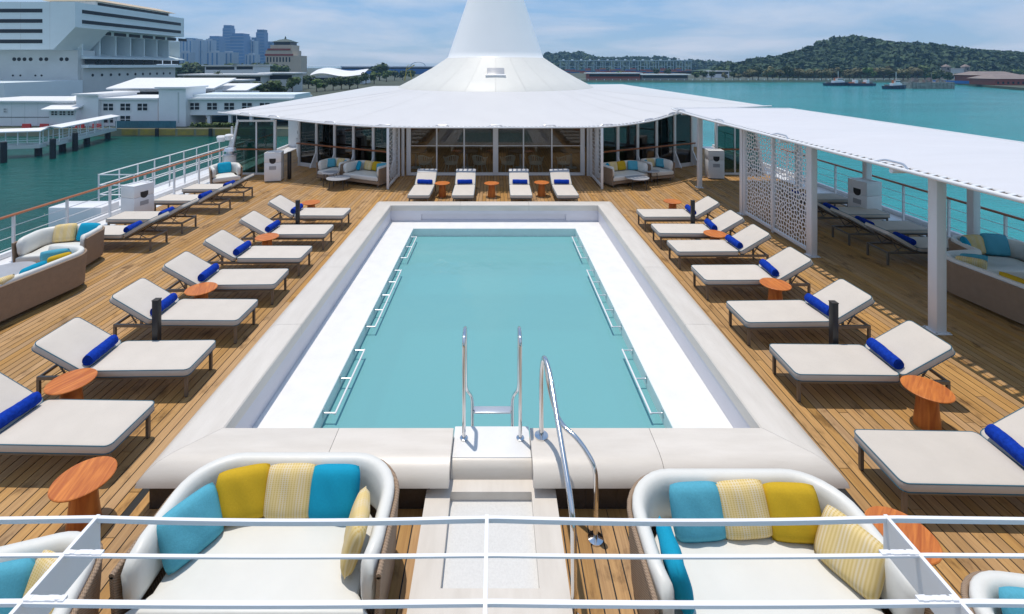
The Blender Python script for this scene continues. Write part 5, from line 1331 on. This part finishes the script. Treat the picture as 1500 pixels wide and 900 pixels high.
def tree(px, Y, hpx, k, label, group, olive=False):
    s = hpx*Y/FPX/10.5
    t = thing('broadleaf_tree', label, 'tree', (bx(px,Y), Y, GZ), rnd.uniform(0,6.28), group)
    inst('trunk', TK, t, scale=(s,s,s)); inst('crown', CRO[k % 4] if olive else CR[k % 6], t, scale=(s*rnd.uniform(.95,1.35),s*rnd.uniform(.95,1.35),s))
ordw = lambda i: ['first','second','third','fourth','fifth','sixth','seventh','eighth','ninth','tenth','eleventh','twelfth','thirteenth','fourteenth','fifteenth','sixteenth','seventeenth','eighteenth','nineteenth','twentieth','twenty first','twenty second','twenty third','twenty fourth','twenty fifth','twenty sixth','twenty seventh','twenty eighth','twenty ninth','thirtieth','thirty first','thirty second','thirty third','thirty fourth'][i]
n = 30
for i in range(n):
    px = 1062 + (1352-1062)*i/(n-1) + rnd.uniform(-3,3); Y = rnd.uniform(528, 560)
    tree(px, Y, rnd.uniform(16,23) if px > 1095 else rnd.uniform(10,13), i*5+i//3, f'leafy waterside tree on the right shore, {ordw(i)} from the left', 'trees along the right shore', olive=(i % 4 != 1))
LT = [(268,480,27),(279,490,29),(290,485,24),(302,500,25),(318,495,24),(333,500,25),(350,505,26),(362,225,24),(374,228,27),(386,232,23),(398,236,26),(410,240,22),(366,500,25),(378,505,27),(392,510,26),(404,515,25),(416,520,24),(428,290,22),(440,330,18),(452,340,20),(464,300,20),(476,310,17),(488,320,18),(500,330,20),(512,335,19),(524,345,19),(536,420,17),(548,425,18),(556,520,27),(566,480,16),(578,520,15),(590,540,14),(603,560,14)]
for i, (px, Y, h_) in enumerate(LT):
    tree(px, Y, h_, i*3+i//2, f'leafy tree among the harbour buildings left of the cone, {ordw(i)} counted along the row', 'trees on the left harbour land')
CT = [(868,545,11),(884,548,10),(905,550,12),(1018,548,12),(1030,552,13),(1042,548,14),(960,700,12),(978,705,12),(1052,690,14),(1066,700,13)]
for i, (px, Y, h_) in enumerate(CT): tree(px, Y, h_, i*5+1, f'leafy tree on the shore right of the cone, {ordw(i)} in the planting', 'trees on the shore right of the cone')
RT = [(1362,470,16),(1376,468,18),(1388,472,15),(1405,480,12),(1418,470,12),(1432,560,13),(1446,565,14),(1460,560,13),(1476,565,15),(1490,560,14)]
for i, (px, Y, h_) in enumerate(RT): tree(px, Y, h_, i*5+2, f'leafy tree near the red roofed sheds on the far right, {ordw(i)} from the left', 'trees by the red roofed sheds')
for i, px in enumerate((319, 352, 325)):
    Y = (300, 330, 310)[i]; s = (1.0, 0.85, 0.8)[i]
    t = thing('palm_tree', f'tall palm tree below the city towers, {["tallest","right one","shortest"][i]}', 'tree', (bx(px,Y), Y, GZ), 0, 'palm trees')
    MB().tube([(0,0,0),(0.3,0,4*s),(0.2,0,8*s),(0.1,0,11.5*s)], 0.25, 7, rs=[0.35,0.28,0.22,0.18]).build('trunk', B['bark'], t, smooth=60)
    fr = MB(); r_ = random.Random(i)
    for k in range(26):
        a = r_.uniform(0,6.28); e = r_.uniform(-0.3,1.0); L = 3.6*s; prev = Vector((0.1,0,11.5*s)); d = Vector((math.cos(a)*math.cos(e), math.sin(a)*math.cos(e), math.sin(e)))
        sd = Vector((-math.sin(a), math.cos(a), 0))
        for j in range(4):
            nx_ = prev + d*L/4; w0 = 0.55*(1-j/4.5); w1 = 0.55*(1-(j+1)/4.5)
            fr.add([prev-sd*w0-Vector((0,0,.15)), prev, nx_, nx_-sd*w1-Vector((0,0,.15))],[(0,1,2,3)]); fr.add([prev, prev+sd*w0-Vector((0,0,.15)), nx_+sd*w1-Vector((0,0,.15)), nx_],[(0,1,2,3)])
            prev = nx_; d = (d + Vector((0,0,-0.32))).normalized()
    fr.build('crown', B['leaf'], t)

# ---- wooded hills
def hill(name, ridge, Yc, depth, n_cl, seed, cs):
    rid = [(bx(px,Yc), bz(py,Yc)) for px, py in ridge]
    def hz(x):
        for (xa,za),(xb,zb) in zip(rid[:-1], rid[1:]):
            if xa <= x <= xb: t = (x-xa)/(xb-xa); t = t*t*(3-2*t)*0.5 + t*0.5; return za + (zb-za)*t + 1.6*math.sin(x*0.045) + 1.5*math.sin(x*0.11+1) + 1.1*math.sin(x*0.23+2)
        return GZ-1
    x0, x1 = rid[0][0], rid[-1][0]; rows = []
    prof = [(-1,0),(-.75,.28),(-.5,.55),(-.25,.82),(0,1.0),(.4,.75),(1,0)]
    nx = 60
    for i in range(nx+1):
        x = x0 + (x1-x0)*i/nx; h = max(hz(x), GZ-1) - cs*0.8 - (GZ-1)
        rows.append([(x, Yc+d*depth, GZ-1+max(0,h)*f) for d, f in prof])
    struct(MB().strip(rows).build(name, B['forest'], smooth=80, up=True))
    r_ = random.Random(seed); mb = MB()
    for k in range(n_cl):
        x = r_.uniform(x0, x1); u = r_.random()**1.25
        d = -u; f = 0
        for (da,fa),(db,fb) in zip(prof[:-1], prof[1:]):
            if da <= d <= db: f = fa + (fb-fa)*(d-da)/(db-da)
        h = max(hz(x), GZ-1) - cs*0.8 - (GZ-1)
        c = Vector((x, Yc+d*depth, GZ-1+max(0,h)*f + cs*0.35)); cr_ = cs*(0.5 + 1.3*r_.random()**2.2)
        for j in range(16):
            dv = Vector((r_.gauss(0,1), r_.gauss(0,1)-0.4, r_.gauss(0,1)*0.8+0.35)).normalized(); p = c + dv*cr_*r_.uniform(.7,1)
            a = Vector((r_.gauss(0,1), r_.gauss(0,1), r_.gauss(0,1))).normalized(); b = a.cross(dv).normalized(); q = cr_*0.42
            mb.add([p-a*q-b*q, p+a*q-b*q*.7, p+a*q*.8+b*q, p-a*q+b*q*.8], [(0,1,2,3)])
    me = bpy.data.meshes.new(name+'_forest'); me.from_pydata(mb.v, [], mb.f); me.materials.append(B['forest'])
    o = bpy.data.objects.new(name+'_forest', me); COL.objects.link(o); o['kind'] = 'stuff'; o['label'] = f'dense dark green forest covering the {"large right" if seed == 1 else "low central"} hill'; o['category'] = 'forest'
hill('wooded_hill', [(1040,99),(1085,96),(1110,89),(1145,83),(1152,80),(1165,77),(1200,66),(1235,58),(1262,57),(1300,66),(1335,68),(1365,71),(1390,71),(1402,75),(1440,80),(1475,81),(1500,80),(1560,82),(1640,90)], 850, 230, 6500, 1, 5.0)
hill('distant_hill', [(770,95),(795,82),(820,78),(838,78),(850,81),(868,86),(900,87),(950,86),(1000,90),(1060,96),(1100,98)], 1700, 350, 1600, 2, 8.5)

# ---- city skyline
SK = [(262,282,59,'w'),(282,297,59,'w'),(297,311,59,'w'),(305,321,53,'b'),(320,327,61,'b'),(326,338,37,'b'),(337,357,49,'b'),(358,373,60,'w'),(367,376,55,'b'),(375,387,43.5,'b'),(387,399,61,'b'),(421,431,66,'b'),(261,278,77,'w'),(302,322,76.5,'w'),(323,342,77,'w'),(359,375,80,'w'),(270,283,56,'b')]
for i, (a, b_, yt, kd) in enumerate(SK):
    Y = 2300 + 70*((i*7) % 6) - (500 if yt > 70 else 0)
    w = (bx(b_,Y)-bx(a,Y))/2; h = bz(yt,Y)-GZ
    t = thing('city_tower', f'{"blue glass" if kd=="b" else "pale concrete"} {"low block" if yt>70 else "tower"} in the far skyline, {ordw(i)} listed by width {int(b_-a)}', 'tower', ((bx(a,Y)+bx(b_,Y))/2, Y, GZ), 0, 'city skyline towers')
    t['label'] = f'{"hazy blue glass" if kd=="b" else "hazy pale concrete"} {"low block" if yt>70 else "tower"} in the far skyline, {ordw(sorted(range(len(SK)), key=lambda q: SK[q][0]+SK[q][1]).index(i))} from the left'
    m_ = B['towerb'] if kd == 'b' else B['towerw']
    if kd == 'b':
        MB().box(-w, w, 0, 2*w, 0, h*0.93).build('shaft', m_, t); MB().box(-w*0.8, w*0.86, 2, 2*w-2, h*0.93+0.01, h).build('crown_storeys', m_, t)
        for k in range(int(h/16)): MB().box(-w-0.4, w+0.4, -0.4, 0.0, 10+16*k, 11.6+16*k).build('floor_band', B['towerw'], t)
    else:
        MB().box(-w, w, 0, 1.5*w, 0, h).build('shaft', m_, t)
        nb = max(2, int(2*w/14))
        for k in range(nb): MB().box(-w+(k+0.2)*2*w/nb, -w+(k+0.55)*2*w/nb, -0.5, 0.0, 6, h-4).build('window_bay', B['towerb'], t)
        MB().box(-w*0.4, w*0.4, 2, w, h+0.01, h+6).build('plant_room', m_, t)
# pagoda-roofed building
Y = 640; t = thing('pagoda_building', 'cream tower building with a dark green pagoda roof right of the skyline', 'building', (bx(409,Y), Y, GZ))
k_ = Y/FPX
MB().box(-20*k_, 19*k_, 0, 30, 0, bz(74,Y)-GZ).build('body', B['cream'], t)
MB().box(-14*k_, 17*k_, 2, 28, bz(74,Y)-GZ+0.01, bz(66,Y)-GZ).build('upper_storey', B['cream'], t)
MB().box(-10*k_, 14*k_, 4, 26, bz(66,Y)-GZ+0.01, bz(62,Y)-GZ).build('lantern', B['win'], t)
for rr in ((71,74,16),(79,82,20)): MB().box(-rr[2]*k_-1, rr[2]*k_+0.6, -0.8, 0.0, bz(rr[1],Y)-GZ, bz(rr[0],Y)-GZ-0.3).build('arcade_band', B['redroof'], t)
for k in range(8):
    MB().box((-18+4.6*k)*k_, (-16+4.6*k)*k_, -0.3, 0.0, bz(91,Y)-GZ, bz(84,Y)-GZ).build('window', B['win'], t)
rf = MB(); 
for (hw, py_) in ((13.5,62),(13.5,61.3),(9,59.6),(5,57.4),(1.2,56)): pass
rings = [[(2*k_-hw*k_, 15-hw*k_, z), (2*k_+hw*k_, 15-hw*k_, z), (2*k_+hw*k_, 15+hw*k_, z), (2*k_-hw*k_, 15+hw*k_, z)] for hw, z in ((13.5,bz(62,Y)-GZ+0.02),(14,bz(61.2,Y)-GZ),(9.5,bz(59.4,Y)-GZ),(5.5,bz(57.6,Y)-GZ),(1.2,bz(56.4,Y)-GZ))]
rr_ = MB().loft(rings).build('pagoda_roof', B['pagoda'], t)
MB().lathe([(0,0),(1.6,0),(0.9,1.2),(1.1,2.0),(0.3,3.4),(0,4.4)], 10, (2*k_,15,bz(56.4,Y)-GZ)).build('finial', B['pagoda'], rr_)
MB().box(19*k_+0.1, 32*k_, 0, 20, 0, bz(82,Y)-GZ).build('side_wing', B['cream'], t)
# low harbour-front buildings behind the terminal
def low(name, label, px0, px1, Y, py_top, d=18, wall='wallg', roof='roofw', over=2.0):
    X0, X1 = bx(px0,Y), bx(px1,Y); t = thing(name, label, 'building', ((X0+X1)/2, Y, GZ)); w = (X1-X0)/2; h = bz(py_top,Y)-GZ
    MB().box(-w, w, 0, d, 0, h-0.8).build('wall', B[wall], t)
    MB().box(-w+1, w-1, -0.08, 0, max(0.5,h-4.2), h-1.6).build('window_band', B['win'], t)
    MB().box(-w-over, w+over, -over, d+over, h-0.79, h).build('roof', B[roof], t)
low('pavilion', 'long low pavilion with a thin white flat roof behind the terminal', 268, 384, 290, 109, 20)
low('pavilion', 'low pavilion with white roof and grey wall left of the white hall', 384, 430, 300, 106.5, 14, wall='wallg')
low('pavilion', 'flat grey roofed walkway building below the trees left of the tent roof', 330, 352, 250, 117, 10)
low('warehouse', 'long white roofed warehouse below the skyline', 345, 372, 420, 95, 30, wall='wallw')
low('warehouse', 'white roofed warehouse left of the pagoda building', 300, 345, 420, 95.5, 30, wall='wallw')
low('pavilion', 'low brown shore building with a pale roof right of the cone', 862, 938, 533, 107, 16, wall='redroof')
low('pavilion', 'low brown shore building with dark windows farther right of the cone', 940, 1008, 533, 109, 16, wall='brownroof')
low('warehouse', 'long low blue grey shed at the foot of the distant cranes', 500, 640, 900, 98, 40, wall='bluef', roof='wallw')
low('kiosk', 'small pale building between the shore trees right of the cone', 1040, 1068, 640, 104, 14, wall='wallw')
t = thing('exhibition_hall', 'white exhibition hall with a wavy curved roof left of the cone', 'building', (bx(495,430), 430, GZ))
rows = []
for i in range(25):
    x = -24 + 48*i/24; z = 8.6 + 1.7*math.sin(i/24*math.pi*2.2+0.4) + 1.6*math.sin(i/24*math.pi)
    rows.append([(x,-3,z-1.6),(x,0,z),(x,14,z+3.2),(x,30,z+1.5)])
MB().strip(rows).build('curved_roof', B['roofw'], t, smooth=60)
MB().box(-22, 22, 1, 28, 0, 7.0).build('wall', B['wallw'], t)
MB().box(-21, 21, 0.9, 1.0, 1, 5.5).build('window_band', B['win'], t)
# small yellow crane, distant arch bridge
t = thing('yellow_crane', 'small yellow lattice crane on the harbour left of the cone', 'crane', (bx(598,520), 520, GZ))
for s in (-1,1):
    for s2 in (-1,1): MB().beam((s*4,s2*2,0),(s*2,s2*1,11),0.5,0.5).build('leg', B['yellow'], t)
MB().beam((-3,0,11),(7,0,17),0.8,0.8).build('jib', B['yellow'], t); MB().beam((-3,0,11),(0,0,17),0.5,0.5).build('mast', B['yellow'], t); MB().beam((0,0,17),(7,0,17),0.3,0.3).build('stay', B['yellow'], t)
t = thing('arch_bridge', 'distant low bridge with one steel arch on the horizon', 'bridge', (bx(612,2600), 2600, GZ))
MB().box(-420, 160, 0, 12, 9, 12).build('deck_beam', B['towerb'], t)
MB().tube([(40*math.cos(R(180-180*k/16)), 6, 12+22*math.sin(R(180-180*k/16))) for k in range(17)], 1.6, 6).build('arch', B['towerb'], t, smooth=60)
for k in range(14): MB().box(-410+42*k, -406+42*k, 2, 10, 0, 9).build('pier', B['towerb'], t)
# container port right of the cone
for i in range(15):
    Y = 1150 + (i % 3)*25; px = 826 + 13.0*i
    t = thing('gantry_crane', f'far pale port gantry crane right of the cone, {ordw(i)} from the left', 'crane', (bx(px,Y), Y, GZ), 0, 'port gantry cranes')
    hh_ = bz(88.5,Y)-GZ; w = 7.5
    for sx in (-1,1):
        for yy in (0, 18): MB().box(sx*w-0.7, sx*w+0.7, yy-0.7, yy+0.7, 0, hh_-2.01).build('leg', B['cyan'], t)
    MB().box(-w-3, w+3, -2, 20, hh_-2.0, hh_).build('girder', B['cyan'], t)
    MB().box(-2, 2, 4, 9, hh_+0.01, hh_+2.5).build('trolley_house', B['wallw'], t)
    MB().box(-w-0.6, w+0.6, -0.5, 0.5, hh_*0.45, hh_*0.45+1.2).build('tie_beam', B['cyan'], t)
for i in range(26):
    Y = 1000 + (i % 4)*14; px = 824 + 7.4*i
    t = thing('container_stack', f'stack of coloured shipping containers right of the cone, {ordw(i)} from the left', 'containers', (bx(px,Y), Y, GZ), 0, 'container stacks in the port')
    for k in range(2 + (i*7) % 3): MB().box(-6.0, 6.0, 0, 2.4, 0.05+2.6*k, 2.6+2.6*k).build('container', CONT[(i*3+k) % 5], t)
# seawall on the right shore
t = thing('seawall', 'pale seawall walkway with posts along the right shore', 'seawall', (220, 520.6, GZ))
MB().box(-219, 219, -1.2, 0.3, -4, 0.35).build('wall_face', B['quay'], t)
for k in range(50): MB().box(-215+8.7*k, -214.6+8.7*k, -1.0, -0.6, 0.351, 1.6).build('rail_post', B['wallw'], t)
MB().box(-219, 219, -0.9, -0.7, 1.601, 1.8).build('rail', B['wallw'], t)

# ---- harbour craft
def boat(label, px, Y, L, kind):
    t = thing('tug_boat' if kind != 'flat' else 'work_barge', label, 'boat' if kind != 'flat' else 'barge', (bx(px,Y), Y, -14))
    w = L*0.14; out = [(-L/2,-w),(L*0.30,-w),(L*0.46,-w*0.5),(L/2,0),(L*0.46,w*0.5),(L*0.30,w),(-L/2,w)]
    def ring(f, z, sh=0.0): return [(x*f + (sh if x > 0 else 0), y*f, z + (0.8 if (kind != 'flat' and x > L*0.28) else 0)) for x, y in out]
    MB().loft([ring(0.9,-1.0), ring(0.96,0.2), ring(1.0,2.0), ring(1.02,2.4)]).build('hull', B['navy'], t)
    MB().loft([ring(1.025,2.05), ring(1.03,2.3)]).build('rubbing_strake', B['piling'], t)
    if kind == 'flat':
        for k in range(6): MB().box(-L*0.4+k*L*0.13, -L*0.4+k*L*0.13+L*0.09, -w*0.6, w*0.6, 2.45, 3.4+(k*5 % 3)).build('deck_cargo', (B['orange'],B['wallw'],B['conc'])[k % 3], t)
    else:
        h0 = MB().box(-L*0.18, L*0.26, -w*0.6, w*0.6, 2.45, 4.6).build('deckhouse', B['wallw'], t)
        wh = MB().box(-L*0.02, L*0.2, -w*0.45, w*0.45, 4.601, 6.9).build('wheelhouse', B['wallw'], t)
        MB().box(-L*0.015, L*0.201, -w*0.46, w*0.46, 5.6, 6.3).build('wheelhouse_windows', B['win'], wh)
        MB().box(-L*0.05, L*0.22, -w*0.5, w*0.5, 6.901, 7.1).build('wheelhouse_roof', B['orange'], wh)
        MB().lathe([(0,0),(0.7,0),(0.6,2.6),(0,2.6)], 10, (-L*0.1,0,4.601)).build('funnel', B['orange'], t)
        MB().tube([(L*0.05,0,7.1),(L*0.05,0,13.5)], 0.16, 6).build('mast', B['wallw'], t)
        MB().box(-L*0.46, -L*0.3, -w*0.3, w*0.3, 2.45, 3.6).build('towing_winch', B['conc'], t)
        for k in range(5): MB().lathe([(0,-0.4),(0.55,-0.4),(0.55,0.4),(0,0.4)], 10, (-L*0.4+k*L*0.16, -w-0.5, 1.6)).build('fender_tyre', B['piling'], t)
boat('navy tug boat with white wheelhouse at the left of the moored craft', 1226, 436, 22, 'tug')
boat('low navy work barge with deck cargo behind the left tug', 1262, 432, 26, 'flat')
boat('blue and white tug boat beside the concrete barge', 1311, 374, 17, 'tug')
t = thing('concrete_barge', 'stained grey concrete barge right of the blue tug', 'barge', (bx(1357,385), 385, -14))
MB().box(-17, 17, -6, 6, -1, 5.2).build('hull', B['conc'], t)
for k in range(11): MB().box(-16.6+3.1*k, -15.9+3.1*k, -6.25, -6.0, 0.2, 5.0).build('hull_rib', B['conc'], t)
for k in range(9): MB().box(-16+3.6*k, -14.2+3.6*k, -5+(k%3)*2, -2+(k%3)*2, 5.201, 6.2+(k*7%4)*0.8).build('deck_block', (B['conc'],B['brownroof'])[k%2], t)
MB().tube([(4,0,5.2),(4,0,12)], 0.2, 6).build('pole', B['conc'], t)
# ---- far right shore buildings
for (px0, px1, Y, py, l) in ((1432,1494,440,107,'large'),(1458,1530,400,112,'smaller')):
    X0, X1 = bx(px0,Y), bx(px1,Y); w = (X1-X0)/2
    t = thing('red_shed', f'{l} rust red shed with a grey brown hipped roof on the far right shore', 'building', ((X0+X1)/2, Y, GZ)); h = bz(py,Y)-GZ
    MB().box(-w, w, 0, 22, 0, h-2.2).build('wall', B['redroof'], t)
    MB().loft([[(-w-1.5,-1.5,h-2.19),(w+1.5,-1.5,h-2.19),(w+1.5,23.5,h-2.19),(-w-1.5,23.5,h-2.19)],[(-w+6,8,h+1.2),(w-6,8,h+1.2),(w-6,14,h+1.2),(-w+6,14,h+1.2)]]).build('roof', B['brownroof'], t)
    for k in range(9): MB().box(-w+1.5+k*(2*w-3)/9, -w+3.2+k*(2*w-3)/9, -0.1, 0, 1.0, h-4.5).build('door', B['win'], t)
ft = thing('site_hoarding', 'long bright blue hoarding along the far right shore', 'fence', (bx(1362,455), 452, GZ), R(-58))
for k in range(22): MB().box(3.6*k, 3.6*k+3.5, 0, 0.2, 0.0, 2.6).build('hoarding_panel', B['bluef'], ft)
t = thing('twin_tower_house', 'small grey house with two turrets among the trees at right', 'building', (bx(1402,590), 590, GZ))
MB().box(-9, 9, 0, 12, 0, 12.0).build('wall', B['wallg'], t)
MB().box(-9.4, 9.4, -0.6, 12.6, 12.001, 12.7).build('parapet', B['wallg'], t)
for s in (-1,1):
    u = MB().box(s*12-3, s*12+3, -1, 5, 0, 15).build('turret', B['conc'], t)
    MB().loft([[(s*12-3.5,-1.5,15.01),(s*12+3.5,-1.5,15.01),(s*12+3.5,5.5,15.01),(s*12-3.5,5.5,15.01)],[(s*12-0.2,1.8,18),(s*12+0.2,1.8,18),(s*12+0.2,2.2,18),(s*12-0.2,2.2,18)]]).build('turret_roof', B['brownroof'], u)
    for z in (6, 11): MB().box(s*12-1, s*12+1, -1.1, -1.0, z, z+2.4).build('window', B['win'], u)

# ================================================================ HAZE (even air over the harbour)
hb = MB().box(-2600, 2600, -40, 3050, -16, 250)
hm = bpy.data.materials.new('harbour_haze'); hm.use_nodes = True; ht = hm.node_tree; ht.nodes.clear()
pv = N(ht, 'ShaderNodeVolumePrincipled'); pv.inputs['Color'].default_value = (0.34, 0.64, 1.0, 1); pv.inputs['Density'].default_value = 0.00014; pv.inputs['Anisotropy'].default_value = 0.0
ho = N(ht, 'ShaderNodeOutputMaterial'); ht.links.new(pv.outputs[0], ho.inputs['Volume'])
hz_ = hb.build('haze', hm); hz_['kind'] = 'stuff'; hz_['label'] = 'thin blue haze over the harbour'; hz_['category'] = 'haze'
